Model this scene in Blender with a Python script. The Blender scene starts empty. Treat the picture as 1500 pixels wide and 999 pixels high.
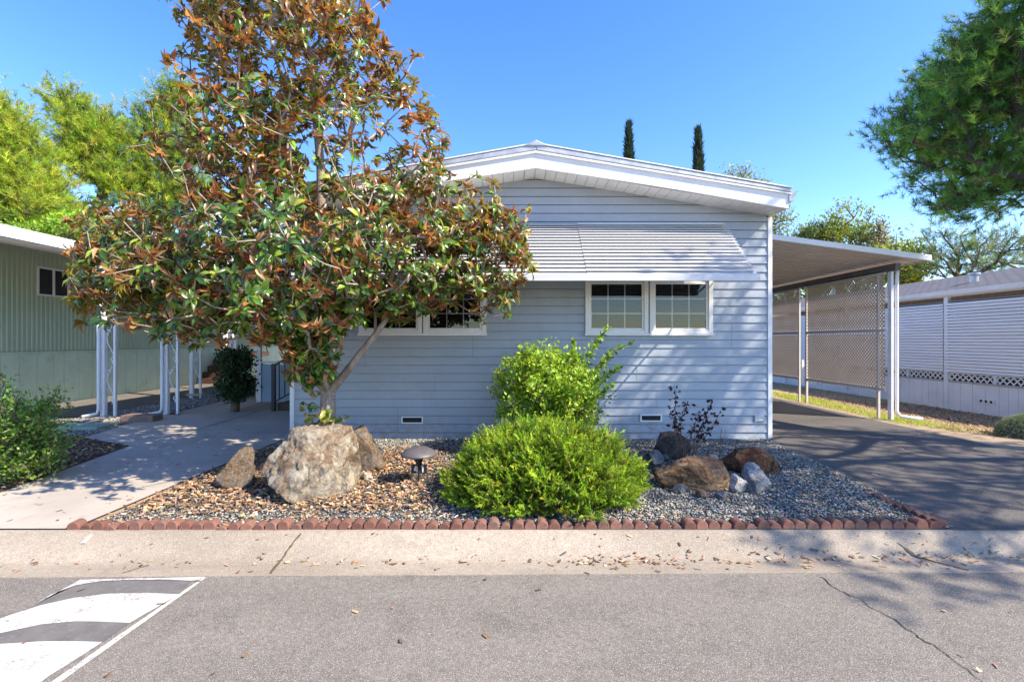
import bpy, math, random
import numpy as np
from mathutils import Vector, Matrix, noise as mnoise
R = math.radians
random.seed(7); rng = np.random.default_rng(7)
SC = bpy.context.scene; COL = SC.collection
CAMZ = 1.5; F = 708.33

# ------------------------------------------------------------------ helpers
def P(px, py, d): return np.array([(px-750)/F*d, d, CAMZ-(py-499.5)/F*d])
def gz(y):
    return -0.05 if y < 3.95 else (-0.05+0.05*(y-3.95)/3.45 if y < 7.4 else 0.0)
def G(px, py):
    z = 0.0
    for _ in range(6):
        d = F*(CAMZ-z)/(py-499.5); z = gz(d)
    return np.array([(px-750)/F*d, d, z])
def ky(x): return 0.012*x

class MB:
    def __init__(s): s.v = []; s.f = []
    def add(s, vs, fs):
        b = len(s.v); s.v += [tuple(map(float, v)) for v in vs]; s.f += [[i+b for i in f] for f in fs]; return s
    def box(s, x0, x1, y0, y1, z0, z1):
        return s.add([(x0,y0,z0),(x1,y0,z0),(x1,y1,z0),(x0,y1,z0),(x0,y0,z1),(x1,y0,z1),(x1,y1,z1),(x0,y1,z1)],
            [(0,3,2,1),(4,5,6,7),(0,1,5,4),(1,2,6,5),(2,3,7,6),(3,0,4,7)])
    def beam(s, a, b, w, h, up=(0,0,1)):
        a = Vector(a); b = Vector(b); d = (b-a).normalized(); u = Vector(up)
        if abs(d.dot(u)) > .98: u = Vector((0,1,0))
        sx = d.cross(u).normalized(); sz = sx.cross(d).normalized()
        vs = [q+sx*i*w/2+sz*j*h/2 for q in (a,b) for i,j in ((-1,-1),(1,-1),(1,1),(-1,1))]
        return s.add(vs, [(0,1,2,3),(7,6,5,4),(0,4,5,1),(1,5,6,2),(2,6,7,3),(3,7,4,0)])
    def tube(s, pts, rad, n=8, cap=True):
        pts = [Vector(p) for p in pts]
        if not hasattr(rad, '__len__'): rad = [rad]*len(pts)
        b = len(s.v); u = None
        for i, p in enumerate(pts):
            d = (pts[min(i+1,len(pts)-1)]-pts[max(i-1,0)]).normalized()
            if u is None: u = d.orthogonal().normalized()
            else: u = (u-d*u.dot(d)).normalized()
            w = d.cross(u)
            for k in range(n):
                t = 2*math.pi*k/n; s.v.append(tuple(p+(u*math.cos(t)+w*math.sin(t))*rad[i]))
        for i in range(len(pts)-1):
            for k in range(n):
                k2 = (k+1) % n; s.f.append([b+i*n+k, b+i*n+k2, b+(i+1)*n+k2, b+(i+1)*n+k])
        if cap: s.f.append([b+k for k in range(n)][::-1]); s.f.append([b+(len(pts)-1)*n+k for k in range(n)])
        return s
    def lathe(s, prof, c=(0,0,0), n=32):
        b = len(s.v)
        for r, z in prof:
            for k in range(n):
                t = 2*math.pi*k/n; s.v.append((c[0]+r*math.cos(t), c[1]+r*math.sin(t), c[2]+z))
        for i in range(len(prof)-1):
            for k in range(n):
                k2 = (k+1) % n; s.f.append([b+i*n+k, b+i*n+k2, b+(i+1)*n+k2, b+(i+1)*n+k])
        s.f.append([b+k for k in range(n)][::-1]); s.f.append([b+(len(prof)-1)*n+k for k in range(n)])
        return s
    def prism(s, poly, ax, a, b):           # polygon in the two other axes extruded along axis ax
        def mk(p, t):
            q = list(p); q.insert(ax, t); return q
        n = len(poly)
        return s.add([mk(p,a) for p in poly]+[mk(p,b) for p in poly],
            [list(range(n))[::-1], [n+i for i in range(n)]]+[(i,(i+1)%n,n+(i+1)%n,n+i) for i in range(n)])
    def strip(s, prof, ax, a, b):           # open polyline profile extruded along axis
        def mk(p, t):
            q = list(p); q.insert(ax, t); return q
        n = len(prof)
        return s.add([mk(p,a) for p in prof]+[mk(p,b) for p in prof], [(i,i+1,n+i+1,n+i) for i in range(n-1)])

WL = {}
def link(o, parent, loc):
    COL.objects.link(o)
    if parent is not None:
        o.parent = parent; WL[o.name] = WL[parent.name]
    else:
        o.location = loc; WL[o.name] = np.array(loc, float)
def finish(name, verts, me_fn, mat, parent, loc, smooth):
    off = WL[parent.name] if parent is not None else np.array(loc, float)
    me = bpy.data.meshes.new(name); me_fn(me, np.asarray(verts, float)-off)
    if mat: 
        for m in (mat if isinstance(mat, (list,tuple)) else [mat]): me.materials.append(m)
    if smooth:
        me.polygons.foreach_set('use_smooth', np.ones(len(me.polygons), bool))
    o = bpy.data.objects.new(name, me); link(o, parent, loc); return o
def obj(name, mb, mat, parent=None, loc=(0,0,0), smooth=False, bevel=0, fix=True):
    def fn(me, v):
        me.from_pydata(v.tolist(), [], mb.f)
        if fix:
            import bmesh
            bm = bmesh.new(); bm.from_mesh(me); bmesh.ops.recalc_face_normals(bm, faces=bm.faces); bm.to_mesh(me); bm.free()
    o = finish(name, mb.v, fn, mat, parent, loc, smooth)
    if bevel:
        m = o.modifiers.new('b', 'BEVEL'); m.width = bevel; m.segments = 2; m.limit_method = 'ANGLE'
    return o
def npobj(name, V, loops, sizes, col, mat, parent=None, loc=(0,0,0), smooth=False):
    def fn(me, v):
        me.vertices.add(len(v)); me.vertices.foreach_set('co', v.astype(np.float32).ravel())
        me.loops.add(len(loops)); me.loops.foreach_set('vertex_index', loops.astype(np.int32))
        me.polygons.add(len(sizes)); st = np.concatenate([[0], np.cumsum(sizes)[:-1]])
        me.polygons.foreach_set('loop_start', st.astype(np.int32))
        me.update(calc_edges=True)
        if col is not None:
            a = me.attributes.new('Col', 'FLOAT_COLOR', 'POINT')
            c4 = np.ones((len(v),4), np.float32); c4[:,:3] = col; a.data.foreach_set('color', c4.ravel())
    return finish(name, V, fn, mat, parent, loc, smooth)
def empty(name, loc):
    o = bpy.data.objects.new(name, None); link(o, None, loc); o.empty_display_size = .2; return o
def tag(o, label, cat, group=None):
    o['label'] = label; o['category'] = cat
    if group: o['group'] = group
    return o
def thing(name, label, cat, loc, group=None): return tag(empty(name, loc), label, cat, group)
def kind(o, k): o['kind'] = k; return o

def sn(x,y,k,s): return np.array([mnoise.noise(Vector((a*k+s,b*k,s))) for a,b in zip(x,y)])
# ---- bulk scatter
def scatter(tv, tf, pos, Rm, scl, col):
    tv = np.asarray(tv, float); N = len(pos); k = len(tv)
    scl = np.asarray(scl, float)
    if scl.ndim == 1: scl = np.repeat(scl[:,None], 3, 1)
    V = np.einsum('nij,nkj->nki', Rm, tv[None]*scl[:,None,:]) + pos[:,None,:]
    lt = np.concatenate([np.array(f) for f in tf]); sz = np.array([len(f) for f in tf])
    loops = (lt[None]+k*np.arange(N)[:,None]).ravel(); sizes = np.tile(sz, N)
    return V.reshape(-1,3), loops, sizes, np.repeat(col, k, 0)
def merge(parts):
    off = 0; Vs=[]; Ls=[]; Ss=[]; Cs=[]
    for V,l,s,c in parts: Vs.append(V); Ls.append(l+off); Ss.append(s); Cs.append(c); off += len(V)
    return np.concatenate(Vs), np.concatenate(Ls), np.concatenate(Ss), np.concatenate(Cs)
def nrm(a): return a/np.maximum(np.linalg.norm(a, axis=-1, keepdims=True), 1e-9)
def frames(fwd, up=None, roll=0.0):
    """columns: x=side, y=forward, z=normal"""
    f = nrm(np.asarray(fwd, float)); N = len(f)
    if up is None: up = rng.normal(size=(N,3))
    up = np.broadcast_to(np.asarray(up, float), f.shape) + rng.normal(size=(N,3))*roll
    s = nrm(np.cross(f, up)); n = np.cross(s, f)
    return np.stack([s, f, n], -1)
def randdir(n): return nrm(rng.normal(size=(n,3)))
def jitcol(base, n, v=.25, h=.1):
    b = np.asarray(base, float)
    return np.clip(b*(1+rng.normal(size=(n,1))*v)*(1+rng.normal(size=(n,3))*h), .003, .95)
def pick(cols, w, n, v=.2, h=.08):
    i = rng.choice(len(cols), n, p=np.array(w)/sum(w)); return np.clip(np.array(cols)[i]*(1+rng.normal(size=(n,1))*v)*(1+rng.normal(size=(n,3))*h), .003, .95)
def lobes(L, n, rmin=.4, keep=None):
    """n points in a union of ellipsoids (c, r), leaning to their outer shells"""
    vol = np.array([q[1][0]*q[1][1]*q[1][2] for q in L])**.8*np.array([q[2] if len(q) > 2 else 1 for q in L]); out = []; L = [q[:2] for q in L]
    cnt = rng.multinomial(n, vol/vol.sum())
    for (c,r),m in zip(L,cnt):
        d = randdir(m); rr = (rmin**3+(1-rmin**3)*rng.random((m,1)))**(1/3)
        rr *= 1+.12*rng.normal(size=(m,1))
        out.append(np.asarray(c)+d*rr*np.asarray(r))
    p = np.concatenate(out)
    return p if keep is None else p[keep(p)]
def grow(nodes, par, targets, step=.3, bias=.3, droop=.0, jit=.03, maxn=6000):
    nodes = [np.asarray(n, float) for n in nodes]; par = list(par)
    A = np.zeros((maxn*3,3)); pl = np.zeros(maxn*3); n = len(nodes)
    for i,q in enumerate(nodes):
        A[i] = q; pl[i] = 0 if par[i] < 0 else pl[par[i]]+np.linalg.norm(q-nodes[par[i]])
    root = nodes[0]; order = np.argsort(np.linalg.norm(targets-root, axis=1)); tips = np.zeros(len(targets), int)
    for ti in order:
        t = targets[ti]; dd = np.linalg.norm(A[:n]-t, axis=1)
        cost = dd+bias*pl[:n]; cost[0] += 5
        j = int(np.argmin(cost)); L = dd[j]; k = max(1, int(L/step)); prev = j; p0 = A[j].copy()
        if n+k >= len(A): break
        for i in range(1,k+1):
            f = i/k; q = p0+(t-p0)*f; q[2] += -droop*L*math.sin(math.pi*f)
            if i < k: q = q+rng.normal(size=3)*jit*min(1,L)
            A[n] = q; par.append(prev); pl[n] = pl[prev]+L/k; prev = n; n += 1
        tips[ti] = prev
    return A[:n].copy(), np.array(par), tips
def limbs(A, par, tips, rt, ex=.45, rmax=9, sides=5, caps=()):
    n = len(A); cnt = np.zeros(n); np.add.at(cnt, tips, 1)
    for i in range(n-1, 0, -1): cnt[par[i]] += cnt[i]
    r = np.minimum(rt*np.maximum(cnt,1)**ex, rmax)
    for i,v in caps: r[i] = min(r[i],v)
    if caps:
        for i in range(1,n): r[i] = min(r[i],r[par[i]])
    e = np.arange(1,n); e = e[par[1:] >= 0]; a = A[par[e]]; b = A[e]; ok = np.linalg.norm(b-a,axis=1) > 1e-5
    e = e[ok]; a = a[ok]; b = b[ok]; d = nrm(b-a); fr = frames(d, np.array([.31,.53,.79]))
    ra = np.minimum(r[par[e]], r[e]*1.35); rb = r[e]
    th = np.arange(sides)*2*math.pi/sides
    ring = np.cos(th)[None,:,None]*fr[:,None,:,0]+np.sin(th)[None,:,None]*fr[:,None,:,2]
    V = np.concatenate([a[:,None]+ring*ra[:,None,None], (b+d*rb[:,None]*.3)[:,None]+ring*rb[:,None,None]], 1)
    lt = np.array([[k,(k+1)%sides,sides+(k+1)%sides,sides+k] for k in range(sides)]).ravel()
    N = len(e); loops = (lt[None]+2*sides*np.arange(N)[:,None]).ravel()
    return V.reshape(-1,3), loops, np.full(N*sides,4), None
def tipdirs(A, par, tips): return nrm(A[tips]-A[par[tips]])

# ------------------------------------------------------------------ materials
MATS = {}
def newmat(name):
    m = bpy.data.materials.new(name); m.use_nodes = True; nt = m.node_tree; return m, nt, nt.nodes['Principled BSDF']
def c4(c): return (c[0],c[1],c[2],1)
def noise(nt, scale, detail=4, stretch=(1,1,1), coord='Object', rough=.55, dist=0):
    tc = nt.nodes.new('ShaderNodeTexCoord'); mp = nt.nodes.new('ShaderNodeMapping'); mp.inputs['Scale'].default_value = stretch
    n = nt.nodes.new('ShaderNodeTexNoise'); n.inputs['Scale'].default_value = scale; n.inputs['Detail'].default_value = detail
    n.inputs['Roughness'].default_value = rough; n.inputs['Distortion'].default_value = dist
    nt.links.new(tc.outputs[coord], mp.inputs[0]); nt.links.new(mp.outputs[0], n.inputs['Vector']); return n.outputs['Fac']
def ramp(nt, fac, stops):
    r = nt.nodes.new('ShaderNodeValToRGB'); el = r.color_ramp.elements
    while len(el) > 1: el.remove(el[0])
    el[0].position = stops[0][0]; el[0].color = c4(stops[0][1])
    for p,c in stops[1:]:
        e = el.new(p); e.color = c4(c)
    nt.links.new(fac, r.inputs[0]); return r.outputs[0]
def mixc(nt, fac, a, b, mode='MIX'):
    m = nt.nodes.new('ShaderNodeMix'); m.data_type = 'RGBA'; m.blend_type = mode
    for s,v in ((m.inputs[0],fac),(m.inputs[6],a),(m.inputs[7],b)):
        if hasattr(v,'is_output'): nt.links.new(v, s)
        elif isinstance(v,(int,float)): s.default_value = v
        else: s.default_value = c4(v)
    return m.outputs[2]
def bump(nt, b, h, strength, dist=.01):
    n = nt.nodes.new('ShaderNodeBump'); n.inputs['Strength'].default_value = strength; n.inputs['Distance'].default_value = dist
    nt.links.new(h, n.inputs['Height']); nt.links.new(n.outputs[0], b.inputs['Normal'])
def mat(name, c1, c2=None, scale=3, rough=.6, metal=0, spec=.4, bmp=0, bscale=60, detail=5, stretch=(1,1,1), lo=.35, hi=.65, dirt=None, dscale=1.5, dlo=.55, dhi=.8, bdist=.01):
    m, nt, b = newmat(name); c2 = c2 or tuple(x*.88 for x in c1)
    col = ramp(nt, noise(nt, scale, detail, stretch), [(lo,c1),(hi,c2)])
    if dirt: col = mixc(nt, ramp(nt, noise(nt, dscale, 8, stretch, rough=.7), [(dlo,(0,0,0)),(dhi,(1,1,1))]), col, dirt)
    nt.links.new(col, b.inputs['Base Color'])
    b.inputs['Roughness'].default_value = rough; b.inputs['Metallic'].default_value = metal; b.inputs['Specular IOR Level'].default_value = spec
    if bmp: bump(nt, b, noise(nt, bscale, 4), bmp, bdist)
    return m
def leafmat(name, rough=.5, spec=.35, trans=.3, back=None, tcol=(1.3,1.35,.5)):
    m, nt, b = newmat(name); at = nt.nodes.new('ShaderNodeAttribute'); at.attribute_name = 'Col'; col = at.outputs['Color']
    if back:
        ge = nt.nodes.new('ShaderNodeNewGeometry'); col = mixc(nt, ge.outputs['Backfacing'], col, mixc(nt, .55, col, back))
    nt.links.new(col, b.inputs['Base Color']); b.inputs['Roughness'].default_value = rough; b.inputs['Specular IOR Level'].default_value = spec
    tr = nt.nodes.new('ShaderNodeBsdfTranslucent'); nt.links.new(mixc(nt, 1.0, col, tcol, 'MULTIPLY'), tr.inputs[0])
    mx = nt.nodes.new('ShaderNodeMixShader'); mx.inputs[0].default_value = trans
    nt.links.new(b.outputs[0], mx.inputs[1]); nt.links.new(tr.outputs[0], mx.inputs[2])
    nt.links.new(mx.outputs[0], nt.nodes['Material Output'].inputs[0]); return m
def colmat(name, rough=.8, spec=.3, nscale=0):
    m, nt, b = newmat(name); at = nt.nodes.new('ShaderNodeAttribute'); at.attribute_name = 'Col'; col = at.outputs['Color']
    if nscale: col = mixc(nt, 1.0, col, ramp(nt, noise(nt, nscale, 4), [(.3,(.6,.6,.6)),(.7,(1.15,1.15,1.15))]), 'MULTIPLY')
    nt.links.new(col, b.inputs['Base Color']); b.inputs['Roughness'].default_value = rough; b.inputs['Specular IOR Level'].default_value = spec; return m

def sidingmat():
    m, nt, b = newmat('siding_paint')
    col = ramp(nt, noise(nt, 1.3, 6, (1,1,2.2)), [(.35,(.375,.412,.455)),(.65,(.325,.362,.405))])
    col = mixc(nt, ramp(nt, noise(nt, 2.4, 8, (2.6,1,.35), rough=.7), [(.52,(0,0,0)),(.72,(.6,.6,.6))]), col, (.31,.34,.37))      # rain streaks
    geo = nt.nodes.new('ShaderNodeNewGeometry'); sp = nt.nodes.new('ShaderNodeSeparateXYZ'); nt.links.new(geo.outputs['Position'], sp.inputs[0])
    mr = nt.nodes.new('ShaderNodeMapRange'); mr.inputs[1].default_value = .45; mr.inputs[2].default_value = .02; nt.links.new(sp.outputs['Z'], mr.inputs[0])
    ad = nt.nodes.new('ShaderNodeMath'); ad.operation = 'MULTIPLY'; nt.links.new(mr.outputs[0], ad.inputs[0]); nt.links.new(ramp(nt, noise(nt, 9, 8, rough=.75), [(.42,(0,0,0)),(.62,(.8,.8,.8))]), ad.inputs[1])
    col = mixc(nt, ad.outputs[0], col, (.24,.21,.17))                                                                             # soil splashed up from the bed
    nt.links.new(col, b.inputs['Base Color']); b.inputs['Roughness'].default_value = .45; b.inputs['Specular IOR Level'].default_value = .4
    bump(nt, b, noise(nt, 3.5, 3, (1,1,.4)), .35, .03); return m
SIDING = sidingmat()
SEAM = mat('seam_shadow_gap', (.12,.14,.17), rough=.8)
WHITE = mat('white_paint', (.80,.80,.79), (.72,.72,.71), 2.5, .4, dirt=(.5,.49,.46), dscale=4, dlo=.68, dhi=.95)
WHITEM = mat('white_enamelled_metal', (.78,.79,.80), (.70,.71,.72), 2, .35, spec=.5, dirt=(.45,.45,.45), dscale=5, dlo=.66, dhi=.95, stretch=(.6,1,3))
SOFFITM = mat('vinyl_soffit', (.74,.73,.69), (.66,.65,.61), 4, .5)
GALV = mat('galvanised_metal', (.55,.56,.57), (.38,.39,.41), 6, .45, metal=.5, bmp=.05)
AWN = mat('awning_enamel', (.60,.60,.60), (.51,.51,.51), 1.5, .38, dirt=(.52,.50,.46), dscale=6, dlo=.62, dhi=.95, stretch=(.25,1,4))
CPAN = mat('carport_pan', (.66,.60,.54), (.58,.53,.48), 2, .5, dirt=(.3,.27,.24), dlo=.6)
LATM = mat('lattice_paint', (.64,.52,.40), (.54,.44,.34), 3, .6)
VINYL = mat('vinyl_window', (.78,.76,.71), (.72,.70,.66), 3, .35)
BLIND = mat('blind_slat', (.055,.047,.04), (.038,.033,.029), 8, .5)
DARK = mat('dark_interior', (.012,.012,.014), rough=.9)
VENTM = mat('vent_screen', (.02,.02,.022), rough=.8)
GREEN = mat('sage_paint', (.44,.51,.34), (.39,.46,.31), 1.5, .55, dirt=(.22,.26,.19), dscale=2.5, dlo=.6, dhi=.95)
GREENB = mat('sage_skirting', (.54,.64,.46), (.48,.57,.41), 2.5, .6, dirt=(.26,.31,.23), dscale=3, dlo=.55, dhi=.9)
BLUEP = mat('porch_blue_paint', (.30,.44,.58), (.27,.40,.53), 2, .5)
BROWNW = mat('brown_painted_wood', (.085,.04,.025), (.055,.028,.018), 6, .6, stretch=(1,8,8))
BLACKM = mat('black_metal', (.015,.015,.017), (.025,.025,.026), 20, .4)
NWHITE = mat('neighbour_white', (.76,.77,.78), (.68,.69,.70), 2, .5, dirt=(.45,.42,.38), dscale=2, dlo=.62, dhi=.95)
NGREY = mat('porch_wall_grey', (.25,.25,.25), (.2,.2,.2), 3, .7)
SCREEN = mat('louvre_vinyl', (.84,.83,.80), (.76,.75,.72), 1.5, .4, stretch=(1,.3,4))
BARKM = mat('magnolia_bark', (.38,.32,.26), (.22,.175,.135), 14, .9, bmp=.8, bscale=40, stretch=(1,1,.35), bdist=.02, dirt=(.38,.35,.30), dscale=9)
BARKP = mat('pine_bark', (.09,.06,.045), (.045,.032,.026), 6, .9, bmp=.8, bscale=25, bdist=.03)
TWIG = mat('twig_bark', (.16,.11,.08), (.10,.07,.05), 12, .9)
MAGN = leafmat('magnolia_leaf', .30, .6, .34, back=(.36,.21,.075), tcol=(1.5,1.2,.4))
LEAF = leafmat('shrub_leaf', .45, .4, .32)
NEEDLE = leafmat('needle', .5, .3, .38)
STONEC = colmat('stone_chips', .85, .3, 60)
CHIPC = colmat('dry_leaves', .8, .2, 40)

def rockmat(name, cols, lichen=None, scale=3, lich_lo=.5):
    m, nt, b = newmat(name); n1 = noise(nt, scale, 10, rough=.68, dist=.6)
    col = ramp(nt, n1, [(.34,cols[0]),(.44,cols[1]),(.52,cols[2]),(.60,cols[3]),(.70,cols[1])])
    col = mixc(nt, ramp(nt, noise(nt, scale*7, 8, rough=.75), [(.40,(0,0,0)),(.62,(.75,.75,.75))]), col, tuple(x*.45 for x in cols[0]))
    if lichen:
        f = ramp(nt, noise(nt, scale*1.7, 12, rough=.8, dist=.4), [(lich_lo,(0,0,0)),(lich_lo+.08,(1,1,1))]); col = mixc(nt, f, col, lichen)
    nt.links.new(col, b.inputs['Base Color']); b.inputs['Roughness'].default_value = .88; b.inputs['Specular IOR Level'].default_value = .25
    bump(nt, b, noise(nt, scale*9, 9, rough=.78), 1.0, .05); return m
ROCKL = rockmat('lichen_boulder', [(.12,.09,.065),(.36,.235,.14),(.44,.36,.26),(.19,.18,.16)], (.48,.43,.32), 3.2, .50)
ROCKB = rockmat('banded_boulder', [(.12,.08,.05),(.30,.20,.12),(.36,.28,.20),(.20,.19,.18)], (.34,.34,.30), 5, .60)
ROCKT = rockmat('brown_boulder', [(.10,.05,.028),(.30,.165,.08),(.40,.26,.15),(.15,.085,.05)], (.44,.33,.21), 3.2, .55)
ROCKR = rockmat('rust_boulder', [(.11,.04,.022),(.33,.125,.06),(.45,.24,.11),(.08,.05,.04)], None, 5)
ROCKG = rockmat('grey_rock', [(.10,.10,.10),(.22,.24,.25),(.32,.34,.34),(.18,.19,.20)], (.4,.4,.38), 6, .62)
ROCKW = rockmat('white_quartz', [(.46,.32,.22),(.80,.75,.67),(.88,.85,.80),(.62,.50,.40)], None, 5)
ROCKD = rockmat('dark_boulder', [(.04,.035,.035),(.10,.085,.075),(.15,.13,.12),(.07,.06,.06)], (.22,.22,.18), 5, .62)

def asphaltmat(name, c1, c2, speck=(.44,.41,.37), sp=.62, sscale=190):
    m, nt, b = newmat(name)
    col = ramp(nt, noise(nt, .8, 7, (.6,1.8,1), rough=.68), [(.36,c1),(.62,c2)]); col = mixc(nt, ramp(nt, noise(nt, 2.3, 6, (1,1,1), rough=.6, dist=.6), [(.56,(0,0,0)),(.70,(.55,.55,.55))]), col, tuple(x*.55 for x in c1))
    col = mixc(nt, ramp(nt, noise(nt, 28, 3), [(.35,(0,0,0)),(.7,(.5,.5,.5))]), col, tuple(x*.55 for x in c1))
    col = mixc(nt, ramp(nt, noise(nt, sscale, 2, rough=.5), [(sp-.07,(0,0,0)),(sp+.04,(.85,.85,.85))]), col, speck)
    col = mixc(nt, ramp(nt, noise(nt, sscale*.8, 2, rough=.5, dist=.2), [(.33,(.85,.85,.85)),(.44,(0,0,0))]), col, tuple(x*.4 for x in c1))
    nt.links.new(col, b.inputs['Base Color']); b.inputs['Roughness'].default_value = .85; b.inputs['Specular IOR Level'].default_value = .3
    bump(nt, b, noise(nt, 110, 4, rough=.7), .55, .008); return m
ROADM = asphaltmat('road_asphalt', (.155,.138,.115), (.21,.188,.155))
DRIVEM = asphaltmat('driveway_asphalt', (.085,.077,.070), (.125,.113,.100), (.30,.28,.25), .63)
ODRIVE = asphaltmat('old_driveway_asphalt', (.16,.145,.125), (.20,.18,.155), (.3,.28,.25), .68)
CONC = mat('walkway_concrete', (.43,.385,.325), (.35,.31,.26), 1.3, .8, bmp=.25, bscale=160, dirt=(.22,.20,.175), dscale=3.5, dlo=.55, dhi=.85, bdist=.004)
SOIL = mat('dark_soil', (.10,.075,.055), (.055,.043,.034), 25, .95, bmp=.9, bscale=90)
GRAVB = mat('gravel_bed_base', (.10,.105,.10), (.055,.058,.058), 70, .95, bmp=1, bscale=110, bdist=.02)
EARTH = mat('dry_earth', (.36,.27,.18), (.26,.19,.125), 5, .95, bmp=.6, bscale=60)
def brickmat():
    m, nt, b = newmat('terracotta_concrete'); oi = nt.nodes.new('ShaderNodeObjectInfo')
    base = ramp(nt, oi.outputs['Random'], [(0,(.20,.085,.062)),(.3,(.30,.15,.11)),(.6,(.16,.068,.052)),(.8,(.25,.14,.11)),(1,(.22,.10,.08))])
    col = mixc(nt, ramp(nt, noise(nt, 14, 8, rough=.7), [(.42,(0,0,0)),(.66,(.9,.9,.9))]), base, (.13,.075,.058))
    col = mixc(nt, ramp(nt, noise(nt, 150, 3), [(.55,(0,0,0)),(.7,(.6,.6,.6))]), col, (.36,.22,.17))
    nt.links.new(col, b.inputs['Base Color']); b.inputs['Roughness'].default_value = .92; b.inputs['Specular IOR Level'].default_value = .15
    bump(nt, b, noise(nt, 120, 6, rough=.7), .9, .012); return m
BRICKM = brickmat()
PAINTW = None
def paintmat():
    m, nt, b = newmat('worn_road_paint')
    chip = ramp(nt, noise(nt, 70, 6, rough=.7), [(.50,(0,0,0)),(.57,(1,1,1))])
    area = ramp(nt, noise(nt, 3.2, 9, rough=.72, dist=.3), [(.46,(.06,.06,.06)),(.58,(.9,.9,.9))])
    f = mixc(nt, 1., chip, area, 'MULTIPLY')
    col = mixc(nt, f, ramp(nt, noise(nt, 7, 7, rough=.7), [(.35,(.60,.585,.55)),(.65,(.47,.455,.42))]), (.16,.15,.138))
    nt.links.new(col, b.inputs['Base Color']); b.inputs['Roughness'].default_value = .85; bump(nt, b, noise(nt, 150, 5, rough=.7), .7, .008); return m
PAINTW = paintmat()
KERBM = asphaltmat('kerb_concrete', (.39,.33,.255), (.27,.225,.17), (.50,.45,.37), .64, 150)
TARM = mat('hump_asphalt', (.115,.108,.10), (.16,.15,.137), 6, .8, bmp=.6, bscale=110, dirt=(.22,.215,.21), dscale=40, dlo=.56, dhi=.75)
CRACKM = mat('crack_filler', (.03,.026,.024), rough=.95)
JOINTM = mat('joint_dirt', (.13,.095,.06), (.07,.05,.035), 30, .95)
def shinglemat():
    m, nt, b = newmat('grey_shingles'); tc = nt.nodes.new('ShaderNodeTexCoord'); mp = nt.nodes.new('ShaderNodeMapping'); mp.inputs['Rotation'].default_value = (0,0,R(90))
    br = nt.nodes.new('ShaderNodeTexBrick'); br.inputs['Color1'].default_value = (.13,.125,.135,1); br.inputs['Color2'].default_value = (.18,.175,.185,1); br.inputs['Mortar'].default_value = (.06,.06,.065,1)
    br.inputs['Scale'].default_value = 1; br.inputs['Mortar Size'].default_value = .018; br.inputs['Brick Width'].default_value = .3; br.inputs['Row Height'].default_value = .14; br.inputs['Bias'].default_value = .1
    nt.links.new(tc.outputs['Object'], mp.inputs[0]); nt.links.new(mp.outputs[0], br.inputs['Vector'])
    col = mixc(nt, .25, br.outputs['Color'], ramp(nt, noise(nt, 60, 4), [(.3,(.08,.08,.085)),(.7,(.22,.215,.22))])); nt.links.new(col, b.inputs['Base Color']); b.inputs['Roughness'].default_value = .95; b.inputs['Specular IOR Level'].default_value = .05
    return m
SHING = shinglemat()
def glassmat():
    m, nt, b = newmat('window_glass'); nt.nodes.remove(b)
    t = nt.nodes.new('ShaderNodeBsdfTransparent'); t.inputs[0].default_value = (.80,.82,.82,1)
    g = nt.nodes.new('ShaderNodeBsdfGlossy'); g.inputs['Roughness'].default_value = .015
    fr = nt.nodes.new('ShaderNodeFresnel'); fr.inputs[0].default_value = 1.6
    ml = nt.nodes.new('ShaderNodeMath'); ml.operation = 'MULTIPLY'; ml.inputs[1].default_value = 1.25; nt.links.new(fr.outputs[0], ml.inputs[0])
    x = nt.nodes.new('ShaderNodeMixShader'); nt.links.new(ml.outputs[0], x.inputs[0]); nt.links.new(t.outputs[0], x.inputs[1]); nt.links.new(g.outputs[0], x.inputs[2])
    nt.links.new(x.outputs[0], nt.nodes['Material Output'].inputs[0]); return m
GLASS = glassmat(); DGLASS = mat('dark_dull_glass',(.020,.020,.022),(.03,.03,.03),4,.35,spec=.12)  # DGLASS: opaque near-black stand-in for clear glass, reflections kept weak

# ------------------------------------------------------------------ setting
def sheet(name, poly, m, dz, lift=True):
    """flat sheet over a polygon (x, y), following the ground height, cut at the grade changes"""
    import bmesh
    bm = bmesh.new(); bm.faces.new([bm.verts.new((x,y,0)) for x,y in poly])
    for yy in (3.95, 7.4):
        bmesh.ops.bisect_plane(bm, geom=bm.verts[:]+bm.edges[:]+bm.faces[:], plane_co=(0,yy,0), plane_no=(0,1,0))
    mb = MB(); bm.verts.ensure_lookup_table(); bm.verts.index_update()
    mb.v = [(v.co.x, v.co.y, (gz(v.co.y) if lift else 0)+dz) for v in bm.verts]; mb.f = [[v.index for v in f.verts] for f in bm.faces]; bm.free()
    o = obj(name, mb, m); return kind(o, 'structure')
def gx(x,y): return -.075*np.clip(np.asarray(x,float)-7.1,0,5.0)*np.clip((np.asarray(y,float)-6.6)/3,0,1)
gmb = MB(); gxs = [-600,-60,-9,0,6.8,7.1]+list(np.arange(7.6,12.2,.5))+[16,60,600]; gys = [3.99,5.5,6.6,7.1,7.4,7.8,8.4,9.0,9.6,12,20,40,900]
gmb.strip([(-300,-.30),(3.965,-.30),(3.97,-.066),(3.99,-.060)], 0, -600, 600)
for a,b in zip(gxs,gxs[1:]):
    for c,d in zip(gys,gys[1:]):
        gmb.add([(x,y,gz(y)-.010+float(gx(x,y))) for x,y in ((a,c),(b,c),(b,d),(a,d))],[(0,1,2,3)])
kind(obj('ground', gmb, EARTH, fix=False), 'structure')
rmb = MB(); xs = [-60,-8,8,60]
for a,b in zip(xs,xs[1:]): rmb.add([(a,-9,-.17),(b,-9,-.17),(b,3.47+ky(b),-.170),(a,3.47+ky(a),-.170)],[(0,1,2,3)])
kind(obj('road', rmb, ROADM), 'structure')
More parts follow.
